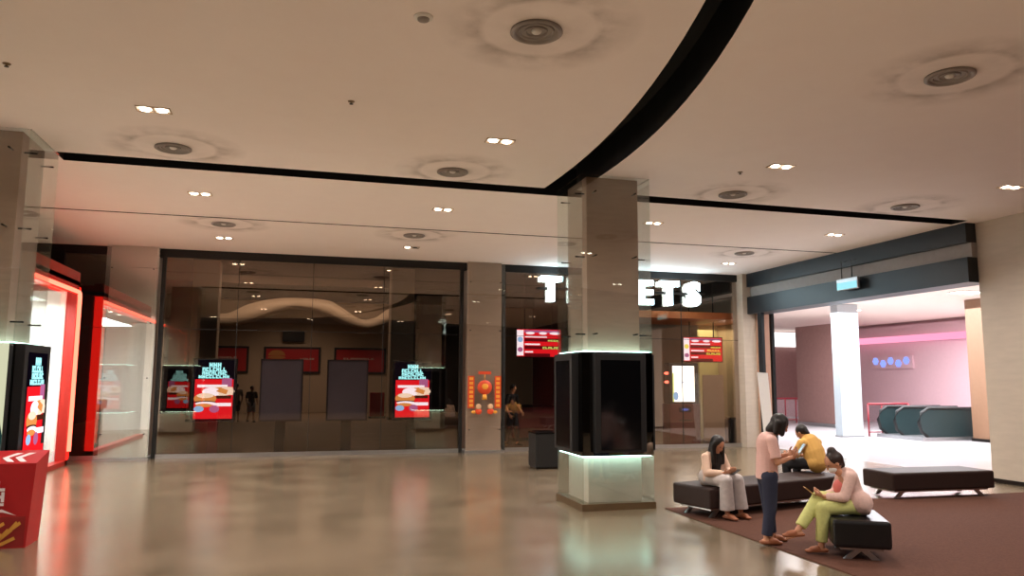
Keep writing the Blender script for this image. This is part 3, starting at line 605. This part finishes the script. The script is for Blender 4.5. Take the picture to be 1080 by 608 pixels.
for k, yy in enumerate((-.5, .55, 1.3)):
    P = [(-1.0, .12), (-1.25, .3), (-1.33, .6), (-1.22, .9), (-.95, 1.04), (1.3, 1.04), (1.3, .12)]
    MB().prism([(a, yy, b) for a, b in P], (0, .03, 0)).build('balustrade', M['bluegreen'], t)
    MB().tube([(a, yy+.015, b) for a, b in P[:6]], .05).build('handrail', M['black'], t)
MB().box(-1.3, 1.3, -.6, 1.45, 0, .12).build('base_deck', M['steel'], t)
for x, y, lb in ((19.2, 18.2, 'bright square mall ceiling light near the right pillar'), (19.8, 24.2, 'bright square mall ceiling light above the hoarding')):
    t = thing('mall_light', (x, y, 4.6), lb, 'ceiling light', 'mall ceiling lights'); MB().box(-.45, .45, -.3, .3, -.03, 0).build('frame', M['white'], t); MB().box(-.4, .4, -.25, .25, -.04, -.03).build('diffuser', M['lamp'], t)

# ------------------------------------------------------------------ benches
def bench(x, y, ln, dp, rz, label, mat, z=.42):
    t = thing('bench', (x, y, .012), label, 'bench', None, rz)
    MB().box(-ln/2, ln/2, -dp/2, dp/2, .13, z, bev=.035).build('cushion', M[mat], t)
    MB().box(-ln/2+.08, ln/2-.08, -dp/2+.08, dp/2-.08, .1, .13).build('base_frame', M['steel'], t)
    for sx in (-1, 1):
        for sy in (-1, 1): MB().prism([(sx*(ln/2-.15)-.04, sy*(dp/2-.14)-.02, 0), (sx*(ln/2-.15)+.04, sy*(dp/2-.14)-.02, 0), (sx*(ln/2-.15)+.04+sx*-.12, sy*(dp/2-.14)-.02, .1), (sx*(ln/2-.15)-.04+sx*-.12, sy*(dp/2-.14)-.02, .1)], (0, .04, 0)).build('leg', M['steel'], t)
    return t
bench(6.85, 10.35, 3.1, .75, radians(16), 'long dark brown bench with a seated woman at its left end', 'leather')
bench(10.27, 10.78, 1.98, .75, radians(-2), 'empty dark brown bench in front of the right pillar', 'leather')
bench(5.99, 7.36, .58, .85, radians(-30), 'black bench in the foreground under the woman in green trousers', 'leather2')

# ------------------------------------------------------------------ people
M['skin'] = pm('skin', 'c08a6c', .55, var=.06, scale=30); M['hair'] = pm('black_hair', '17100e', .45, var=.4, scale=60, stretch=(6, 6, .6)); M['hairb'] = pm('dark_brown_hair', '2a1712', .45, var=.4, scale=60, stretch=(6, 6, .6))
M['eye'] = pm('dark_eye', '1a1210', .3); M['lip'] = pm('lip', '9a5048', .5)
M['pinktee'] = pm('pale_pink_cotton', 'e0b6ae', .85, scale=60, bump=.05); M['jeans'] = pm('dark_blue_denim', '262a40', .85, var=.25, scale=80, bump=.1); M['sandal'] = pm('tan_leather', '8f5334', .6)
M['cardi'] = pm('beige_knit', 'd8b9a4', .9, var=.15, scale=70, bump=.1); M['blacktop'] = pm('black_top', '1c1717', .85); M['greypants'] = pm('grey_white_linen', 'b9b0ae', .9, var=.25, scale=18, bump=.1)
M['yellow'] = pm('mustard_cotton', 'd9a95c', .85, scale=60, bump=.05); M['lime'] = pm('pale_lime_cotton', 'c2c47c', .85, var=.15, scale=40, bump=.05); M['blush'] = pm('blush_cardigan', 'd9b7ae', .9, var=.2, scale=40, bump=.1)
M['rose'] = pm('rose_print', 'd8736e', .8); M['maskw'] = pm('white_mask', 'e9e6e6', .8); M['phone'] = pm('phone_black', '141416', .25); M['phonew'] = pm('phone_white', 'e4e0e2', .3); M['phoneg'] = pm('phone_gold', 'b08a4a', .35)
M['greyshirt'] = pm('tan_grey_shirt', '8a7a68', .85); M['blackcloth'] = pm('black_cloth', '15141a', .85)

def remesh(mb, name, mat, vox, parent=None, shift=None, smooth=4):
    o = mb.build('tmp', mat); md = o.modifiers.new('r', 'REMESH'); md.mode = 'VOXEL'; md.voxel_size = vox
    sm = o.modifiers.new('s', 'SMOOTH'); sm.factor = .5; sm.iterations = smooth
    dg = bpy.context.evaluated_depsgraph_get(); me = bpy.data.meshes.new_from_object(o.evaluated_get(dg)); bpy.data.objects.remove(o)
    me.name = name
    if shift:
        for v in me.vertices: v.co -= shift
    if not me.materials: me.materials.append(mat)
    for p in me.polygons: p.use_smooth = True
    ob = bpy.data.objects.new(name, me); COL.objects.link(ob)
    if parent: ob.parent = parent
    return ob
def hand(mb, w, d, n, side, s=1.0):
    """palm and five bent fingers; d along the palm, n where the palm faces, thumb on the +side"""
    d = Vector(d).normalized(); n = (Vector(n)-d*Vector(n).dot(d)).normalized(); t = d.cross(n)*side; w = Vector(w)
    mb.cap(w-d*.01, w+d*.065*s, .026*s, .036*s, flat=(n, .55))
    for k, (off, ln) in enumerate(((.03, .066), (.0105, .074), (-.0095, .069), (-.028, .054))):
        a = w+d*.075*s+t*off*s; b = a+(d*.86+n*.5)*ln*.55*s; c = b+(d*.35+n*.93)*ln*.5*s
        mb.cap(a-d*.02, b, .0098*s, .009*s, n=10); mb.cap(b, c, .009*s, .0078*s, n=10)
    a = w+d*.02*s+t*.026*s; b = a+(t*.75+d*.6+n*.25).normalized()*.04*s; c = b+(t*.15+d*.8+n*.6).normalized()*.035*s
    mb.cap(a, b, .0125*s, .0105*s, n=10); mb.cap(b, c, .0105*s, .0088*s, n=10)
class Fig:
    def __init__(s, base, face, scale=1.0): s.b = Vector(base); s.f = Vector((face[0], face[1], 0)).normalized(); s.l = Vector((-s.f.y, s.f.x, 0)); s.u = Vector((0, 0, 1)); s.k = scale
    def __call__(s, fwd, left, up): return s.b+(s.f*fwd+s.l*left+s.u*up)*s.k
    def d(s, fwd, left, up): return (s.f*fwd+s.l*left+s.u*up).normalized()
def head_on(mb, P, c, fw, up, k):
    """skull, jaw, nose and ears; returns the local frame"""
    c = Vector(c); fw = Vector(fw).normalized(); up = (Vector(up)-fw*Vector(up).dot(fw)).normalized(); sd = up.cross(fw)
    R = Matrix((sd, fw, up)).transposed()
    mb.ball(c+up*.015*k, .1*k, (.76, .95, 1.02), 20, R); mb.ball(c+fw*.032*k-up*.052*k, .062*k, (.82, .85, .95), 16, R)
    mb.cap(c+fw*.088*k+up*.012*k, c+fw*.102*k-up*.022*k, .009*k, .014*k)
    for s_ in (-1, 1): mb.ball(c+sd*.078*k*s_-up*.01*k, .026*k, (.35, .75, 1.1), 10, R)
    return c, fw, up, sd, R
def face_bits(body, hd, k, shift, mouth=True):
    c, fw, up, sd, R = hd
    mb = MB(); 
    for s_ in (-1, 1): mb.ball(c+fw*.086*k+up*.012*k+sd*.032*k*s_, .0105*k, (1.3, .6, .7), 10, R)
    mb.build('eyes', M['eye'], body, shift=shift)
    if mouth: MB().ball(c+fw*.093*k-up*.055*k, .02*k, (1.1, .35, .35), 10, R).build('mouth', M['lip'], body, shift=shift)
def foot(mb, ank, dr, k=1.0): 
    dr = Vector(dr).normalized(); a = Vector(ank); mb.cap(Vector((a.x, a.y, .035*k+a.z-.075*k))-dr*.03*k, Vector((a.x, a.y, a.z-.05*k))+dr*.13*k, .036*k, .026*k, flat=((0, 0, 1), .85)); mb.cap(a, Vector((a.x, a.y, a.z-.04*k)), .032*k, .034*k)
def shoe(ank, dr, body, mat, shift, k=1.0):
    dr = Vector(dr).normalized(); a = Vector(ank); mb = MB(); z = a.z-.075*k
    mb.cap(Vector((a.x, a.y, z+.03*k))-dr*.04*k, Vector((a.x, a.y, z+.022*k))+dr*.15*k, .046*k, .04*k, flat=((0, 0, 1), .55)); mb.cap(Vector((a.x, a.y, z+.05*k))+dr*.05*k, Vector((a.x, a.y, z+.04*k))+dr*.1*k, .044*k, .042*k, flat=((0, 0, 1), .8))
    return remesh(mb, 'shoe', mat, .008, body, shift, 3)
def phone(c, up, nrm, label, mat, w=.075, h=.155):
    c = Vector(c); up = Vector(up).normalized(); nrm = (Vector(nrm)-up*Vector(nrm).dot(up)).normalized(); sd = up.cross(nrm)
    o = thing('phone', c, label, 'phone'); R4 = Matrix((sd, nrm, up)).transposed().to_4x4()
    MB().box(-w/2, w/2, -.005, .004, -h/2, h/2, bev=.003, M4=R4).build('case', mat, o); MB().box(-w/2+.004, w/2-.004, .004, .005, -h/2+.006, h/2-.006, M4=R4).build('screen', M['blackgloss'], o); return o

# --- standing woman, pink T-shirt, looking at her phone
F = Fig((5.36, 8.06, .012), (.96, -.28)); sh = F.b
hipL, hipR = F(0, .085, .77), F(0, -.085, .77); knL, knR = F(.03, .095, .43), F(.0, -.09, .43); anL, anR = F(.06, .1, .075), F(-.06, -.09, .075)
shL, shR = F(.02, .165, 1.2), F(.02, -.165, 1.2); elL, elR = F(.08, .2, .95), F(.06, -.21, .95); wrL, wrR = F(.28, .06, 1.02), F(.27, -.09, 1.0); hc = F(.17, 0, 1.37)
mb = MB()
mb.cap(F(0, -.05, .8), F(0, .05, .8), .115, .115, flat=(F.f, .85)); mb.cap(F(0, 0, .8), F(.0, 0, 1.0), .12, .115, flat=(F.f, .78)); mb.cap(F(0, 0, 1.0), F(.0, 0, 1.14), .115, .125, flat=(F.f, .75)); mb.cap(shL, shR, .05, .05)
mb.cap(F(.03, 0, 1.2), F(.12, 0, 1.32), .05, .045)
for h_, k_, a_ in ((hipL, knL, anL), (hipR, knR, anR)): mb.cap(h_, k_, .078, .052); mb.cap(k_, a_, .05, .033); foot(mb, a_, F.f)
for s_, e_, w_ in ((shL, elL, wrL), (shR, elR, wrR)): mb.cap(s_, e_, .043, .035); mb.cap(e_, w_, .035, .024)
hand(mb, wrL, F.d(.8, -.3, .35), F.d(-.4, -.6, .6), -1); hand(mb, wrR, F.d(.8, .3, .35), F.d(-.4, .6, .6), 1)
hd = head_on(mb, F, hc, F.d(.85, 0, -.52), F.d(.5, 0, .86), 1)
b1 = remesh(mb, 'person', M['skin'], .006, None, sh, 3); b1.location = sh
tag(b1, 'standing woman in a pale pink T-shirt and dark jeans looking down at a phone', 'person'); face_bits(b1, hd, 1, sh)
mb = MB(); mb.cap(F(0, 0, 1.0), F(0, 0, .74), .142, .158, flat=(F.f, .82), hem=True); mb.cap(F(0, 0, 1.0), F(.0, 0, 1.15), .14, .14, flat=(F.f, .8)); mb.cap(shL, shR, .063, .063); mb.cap(F(.02, 0, 1.2), F(.05, 0, 1.25), .075, .06)
for s_, e_ in ((shL, elL), (shR, elR)): mb.cap(s_, s_.lerp(e_, .82), .062, .062, hem=True)
remesh(mb, 't_shirt', M['pinktee'], .01, b1, sh)
mb = MB(); mb.cap(F(0, -.06, .77), F(0, .06, .77), .12, .12, flat=(F.f, .9))
for h_, k_, a_ in ((hipL, knL, anL), (hipR, knR, anR)): mb.cap(h_, k_, .098, .074); mb.cap(k_, a_.lerp(k_, .08), .073, .062, hem=True)
remesh(mb, 'jeans', M['jeans'], .01, b1, sh)
for a_ in (anL, anR): shoe(a_, F.f, b1, M['sandal'], sh)
c, fw, up, sd, R = hd; mb = MB(); mb.ball(c+up*.03-fw*.02, .108, (.88, 1, .98), 18, R); mb.cap(c+up*.03-fw*.03, c-fw*.07-up*.1, .09, .06, flat=(fw, .9))
for s_ in (-1, 1): mb.cap(c+sd*s_*.07+up*.04, c+sd*s_*.08+fw*.05-up*.09, .04, .032); mb.cap(c+sd*s_*.075+up*.0-fw*.05, c+sd*s_*.08-up*.11-fw*.02, .045, .03)
remesh(mb, 'hair', M['hair'], .01, b1, sh)
phone(F(.41, -.01, 1.085), F.d(.55, 0, .8), F.d(-.8, 0, .55), 'white phone held by the standing woman in pink', M['phonew'])

# --- seated woman at the left end of the long bench
def seated(base, face, seat, label, fwd_knee, lean, legs, arms, headf, k=1.0):
    F = Fig(base, face, k); return F
F = Fig((5.66, 9.9, .012), (.28, -.96), .93); sh = F.b
hipL, hipR = F(0, .09, .57), F(0, -.09, .57); knL, knR = F(.4, .15, .555), F(.4, -.09, .555); anL, anR = F(.43, .17, .085), F(.4, -.08, .085)
shL, shR = F(.08, .17, .88), F(.08, -.17, .88); elL, elR = F(.16, .23, .66), F(.16, -.24, .66); wrL, wrR = F(.36, .08, .66), F(.34, -.06, .66); hc = F(.17, 0, 1.07)
def sit_body(mb, F, lean=.08):
    mb.cap(F(0, -.06, .57), F(0, .06, .57), .115, .115); mb.cap(F(0, 0, .58), F(lean*.5, 0, .7), .12, .115, flat=(F.f, .8)); mb.cap(F(lean*.5, 0, .7), F(lean, 0, .83), .115, .12, flat=(F.f, .78)); mb.cap(shL, shR, .05, .05); mb.cap(F(lean, 0, .88), hc-F.u*.06, .05, .045)
    for h_, k_, a_ in ((hipL, knL, anL), (hipR, knR, anR)): mb.cap(h_, k_, .078, .055); mb.cap(k_, a_, .053, .034)
    for s_, e_, w_ in ((shL, elL, wrL), (shR, elR, wrR)): mb.cap(s_, e_, .042, .035); mb.cap(e_, w_, .035, .024)
mb = MB(); sit_body(mb, F)
for a_ in (anL, anR): foot(mb, a_, F.f, .95)
hand(mb, wrL, F.d(.8, -.4, .3), F.d(-.3, -.3, .8), -1); hand(mb, wrR, F.d(.8, .4, .3), F.d(-.3, .3, .8), 1)
hd = head_on(mb, F, hc, F.d(.86, 0, -.5), F.d(.5, 0, .86), .98)
b2 = remesh(mb, 'person', M['skin'], .006, None, sh, 3); b2.location = sh
tag(b2, 'seated long-haired woman in a beige cardigan and loose grey trousers at the bench end', 'person'); face_bits(b2, hd, .98, sh)
mb = MB(); mb.cap(F(.06, 0, .58), F(.05, 0, .72), .125, .12, flat=(F.f, .85)); mb.cap(F(.05, 0, .72), F(.1, 0, .84), .122, .12, flat=(F.f, .8)); remesh(mb, 'black_top', M['blacktop'], .01, b2, sh)
mb = MB(); mb.cap(shL, shR, .066, .066); mb.cap(F(-.04, 0, .54), F(.03, 0, .84), .14, .13, flat=(F.f, .8))
for s_, e_, w_, q in ((shL, elL, wrL, 1), (shR, elR, wrR, -1)):
    mb.cap(s_, e_, .064, .055); mb.cap(e_, e_.lerp(w_, .88), .055, .045, hem=True); mb.cap(F(.1, q*.12, .86), F(.06, q*.14, .56), .05, .06)
remesh(mb, 'cardigan', M['cardi'], .01, b2, sh)
mb = MB(); mb.cap(F(0, -.07, .578), F(0, .07, .578), .124, .124)
for h_, k_, a_ in ((hipL, knL, anL), (hipR, knR, anR)): mb.cap(h_, k_, .105, .09); mb.cap(k_, a_+F.u*.05, .088, .105, hem=True)
remesh(mb, 'loose_trousers', M['greypants'], .01, b2, sh)
for a_ in (anL, anR): shoe(a_, F.f, b2, M['sandal'], sh, .95)
c, fw, up, sd, R = hd; mb = MB(); mb.ball(c+up*.03-fw*.022, .106, (.86, .98, .98), 18, R); 
for s_ in (-1, 1): mb.cap(c+sd*s_*.065+up*.03, c+sd*s_*.085-up*.02+fw*.0, .04, .04); mb.cap(c+sd*s_*.085-up*.02, F(.17, s_*.09, .8), .042, .035)
mb.cap(c-fw*.06, F(-.02, 0, .8), .08, .06, flat=(F.f, .7)); remesh(mb, 'hair', M['hair'], .01, b2, sh)
phone(F(.5, .01, .69), F.d(.8, 0, .5), F.d(-.5, 0, .8), 'dark phone in the hands of the seated long-haired woman', M['phone'])

# --- person in mustard shirt, seen from behind
F = Fig((8.1, 10.82, .012), (-.35, .94), 1.05); sh = F.b
hipL, hipR = F(0, .09, .54), F(0, -.09, .54); knL, knR = F(.42, .14, .5), F(.42, -.14, .5); anL, anR = F(.4, .14, .085), F(.44, -.14, .085)
shL, shR = F(.09, .2, .84), F(.09, -.2, .84); elL, elR = F(.2, .27, .62), F(.2, -.27, .62); wrL, wrR = F(.42, .09, .62), F(.42, -.09, .62); hc = F(.2, .03, 1.0)
mb = MB(); sit_body(mb, F, .09)
for a_ in (anL, anR): foot(mb, a_, F.f, .95)
hand(mb, wrL, F.d(.8, -.4, .2), F.d(-.3, -.3, .8), -1); hand(mb, wrR, F.d(.8, .4, .2), F.d(-.3, .3, .8), 1)
hd = head_on(mb, F, hc, F.d(.8, .1, -.6), F.d(.6, 0, .8), 1)
b3 = remesh(mb, 'person', M['skin'], .008, None, sh, 3); b3.location = sh
tag(b3, 'seated person in a mustard yellow shirt with back turned, beyond the long bench', 'person'); face_bits(b3, hd, 1, sh)
mb = MB(); mb.cap(F(-.02, -.05, .56), F(-.02, .05, .56), .15, .15, flat=(F.f, .9)); mb.cap(F(-.02, 0, .57), F(.02, 0, .7), .19, .2, flat=(F.f, .8)); mb.cap(F(.02, 0, .7), F(.07, 0, .82), .2, .18, flat=(F.f, .8)); mb.cap(shL, shR, .08, .08)
for s_, e_ in ((shL, elL), (shR, elR)): mb.cap(s_, s_.lerp(e_, .9), .075, .07, hem=True)
remesh(mb, 'shirt', M['yellow'], .01, b3, sh)
mb = MB(); mb.cap(F(0, -.07, .55), F(0, .07, .55), .12, .12)
for h_, k_, a_ in ((hipL, knL, anL), (hipR, knR, anR)): mb.cap(h_, k_, .098, .078); mb.cap(k_, a_+F.u*.02, .076, .062, hem=True)
remesh(mb, 'trousers', M['blackcloth'], .012, b3, sh)
for a_ in (anL, anR): shoe(a_, F.f, b3, M['sandal'], sh, .95)
c, fw, up, sd, R = hd; mb = MB(); mb.ball(c+up*.028-fw*.022, .104, (.86, .98, .97), 18, R); mb.cap(c-fw*.06, c-fw*.075-up*.06, .06, .045); remesh(mb, 'hair', M['hair'], .01, b3, sh)

# --- seated woman in pale green trousers, in profile
F = Fig((6.03, 7.37, .012), (-.93, .36), .93); sh = F.b
hipL, hipR = F(0, .08, .57), F(0, -.09, .57); knR = F(.43, -.02, .63); anR = F(.72, .09, .26); knL, anL = F(.42, .12, .53), F(.46, .1, .085)
shL, shR = F(.1, .16, .9), F(.1, -.16, .9); elL, elR = F(.2, .2, .67), F(.18, -.2, .67); wrL, wrR = F(.4, .08, .66), F(.38, -.03, .65); hc = F(.24, 0, 1.05)
mb = MB(); sit_body(mb, F, .1)
foot(mb, anL, F.f, .95); foot(mb, anR, F.d(.8, .1, -.2), .95)
hand(mb, wrL, F.d(.8, -.4, .3), F.d(-.3, -.3, .8), -1); hand(mb, wrR, F.d(.8, .4, .3), F.d(-.3, .3, .8), 1)
hd = head_on(mb, F, hc, F.d(.82, .1, -.5), F.d(.5, 0, .82), 1)
b4 = remesh(mb, 'person', M['skin'], .006, None, sh, 3); b4.location = sh
tag(b4, 'seated woman with a hair bun and white mask in pale green trousers, legs crossed', 'person'); face_bits(b4, hd, 1, sh, mouth=False)
mb = MB(); mb.cap(F(-.0, 0, .55), F(.05, 0, .72), .14, .135, flat=(F.f, .85)); mb.cap(F(.05, 0, .72), F(.08, 0, .86), .135, .13, flat=(F.f, .82)); mb.cap(shL, shR, .068, .068); mb.cap(F(.09, 0, .9), F(.12, 0, .94), .08, .06); mb.cap(F(-.01, -.09, .6), F(-.01, .09, .6), .137, .137, flat=(F.u, .95)); mb.cap(F(-.04, .09, .62), F(-.06, .12, .55), .09, .085, flat=(F.f, .6))
for s_, e_, w_ in ((shL, elL, wrL), (shR, elR, wrR)): mb.cap(s_, e_, .066, .056); mb.cap(e_, e_.lerp(w_, .85), .056, .047, hem=True)
remesh(mb, 'cardigan', M['blush'], .01, b4, sh)
mb = MB(); mb.ball(F(.19, 0, .76), .1, (.55, .9, .9)); remesh(mb, 'top_print', M['rose'], .01, b4, sh)
mb = MB(); mb.cap(F(.02, -.07, .575), F(.02, .07, .575), .122, .122)
for h_, k_, a_ in ((hipL, knL, anL), (hipR, knR, anR)): mb.cap(h_, k_, .1, .08); mb.cap(k_, a_.lerp(k_, .12), .078, .062, hem=True)
remesh(mb, 'trousers', M['lime'], .01, b4, sh)
shoe(anL, F.f, b4, M['sandal'], sh, .95); shoe(anR, F.d(.8, .1, 0), b4, M['sandal'], sh, .95)
c, fw, up, sd, R = hd; mb = MB(); mb.ball(c+up*.03-fw*.025, .105, (.86, .96, .96), 18, R); mb.ball(c+up*.12-fw*.05, .052, n=14); mb.cap(c-fw*.06+up*.0, c-fw*.06-up*.06, .06, .04)
remesh(mb, 'hair', M['hairb'], .01, b4, sh)
mb = MB(); mb.ball(c+fw*.045-up*.045, .066, (.86, .92, .8), 14, R); remesh(mb, 'face_mask', M['maskw'], .008, b4, sh)
phone(F(.545, .03, .71), F.d(.75, 0, .6), F.d(-.6, 0, .75), 'gold phone held by the seated woman in green trousers', M['phoneg'])

# --- people far inside and staff behind the glass
def walker(base, face, label, top, pants, bare=False, k=1.0, hairm='hair'):
    F = Fig(base, face, k); s0 = F.b
    hL, hR, kL, kR, aL, aR = F(0, .09, .86), F(0, -.09, .86), F(.1, .09, .47), F(-.02, -.09, .47), F(.12, .09, .08), F(-.16, -.09, .1)
    sL, sR, eL, eR, wL, wR = F(0, .19, 1.36), F(0, -.19, 1.36), F(.03, .25, 1.08), F(-.02, -.25, 1.08), F(.2, .2, .92), F(.12, -.25, .85); h = F(.04, 0, 1.57)
    mb = MB(); mb.cap(F(0, -.05, .9), F(0, .05, .9), .12, .12, flat=(F.f, .85)); mb.cap(F(0, 0, .9), F(0, 0, 1.1), .125, .12, flat=(F.f, .78)); mb.cap(F(0, 0, 1.1), F(0, 0, 1.3), .12, .13, flat=(F.f, .75)); mb.cap(sL, sR, .055, .055); mb.cap(F(0, 0, 1.36), F(.03, 0, 1.5), .05, .046)
    for a, b, c in ((hL, kL, aL), (hR, kR, aR)): mb.cap(a, b, .08, .055); mb.cap(b, c, .053, .035); foot(mb, c, F.f)
    for a, b, c in ((sL, eL, wL), (sR, eR, wR)): mb.cap(a, b, .045, .037); mb.cap(b, c, .036, .026)
    hand(mb, wL, F.d(.5, 0, -.8), F.d(0, -1, 0), -1, 1.05); hand(mb, wR, F.d(.4, 0, -.9), F.d(0, 1, 0), 1, 1.05)
    hd = head_on(mb, F, h, F.d(1, 0, -.1), F.d(0, 0, 1), 1)
    b = remesh(mb, 'person', M['skin'], .008, None, s0, 3); b.location = s0; tag(b, label, 'person'); face_bits(b, hd, 1, s0)
    mb = MB(); mb.cap(F(0, 0, .86), F(0, 0, 1.1), .155, .14, flat=(F.f, .8)); mb.cap(F(0, 0, 1.1), F(0, 0, 1.3), .14, .145, flat=(F.f, .78)); mb.cap(sL, sR, .07, .07)
    for a, c in ((sL, eL), (sR, eR)): mb.cap(a, a.lerp(c, .85), .066, .062, hem=True)
    remesh(mb, 'shirt', top, .014, b, s0)
    mb = MB(); mb.cap(F(0, -.06, .86), F(0, .06, .86), .13, .13, flat=(F.f, .9))
    for a, k_, c in ((hL, kL, aL), (hR, kR, aR)):
        mb.cap(a, k_, .105, .085, hem=bare)
        if not bare: mb.cap(k_, c.lerp(k_, .1), .08, .066, hem=True)
    remesh(mb, 'shorts' if bare else 'trousers', pants, .014, b, s0)
    for c in (aL, aR): shoe(c, F.f, b, M['blackcloth'], s0)
    c, fw, up, sd, R = hd; mb = MB(); mb.ball(c+up*.03-fw*.02, .106, (.87, .98, .98), 16, R); remesh(mb, 'hair', M[hairm], .014, b, s0)
    return b
walker((-2.75, 35.8, 0), (-.3, 1), 'small distant person in a grey shirt and black shorts between the left screen and board', M['greyshirt'], M['blackcloth'], True)
walker((-2.1, 35.6, 0), (.5, -1), 'small distant person with dark top close to the left blank board', M['blackcloth'], M['greypants'], True, .93)
walker((5.95, 21.6, 0), (.6, -.8), 'dark-clothed person standing behind the glass right of the festive column', M['blackcloth'], M['blackcloth'], False, 1.05)
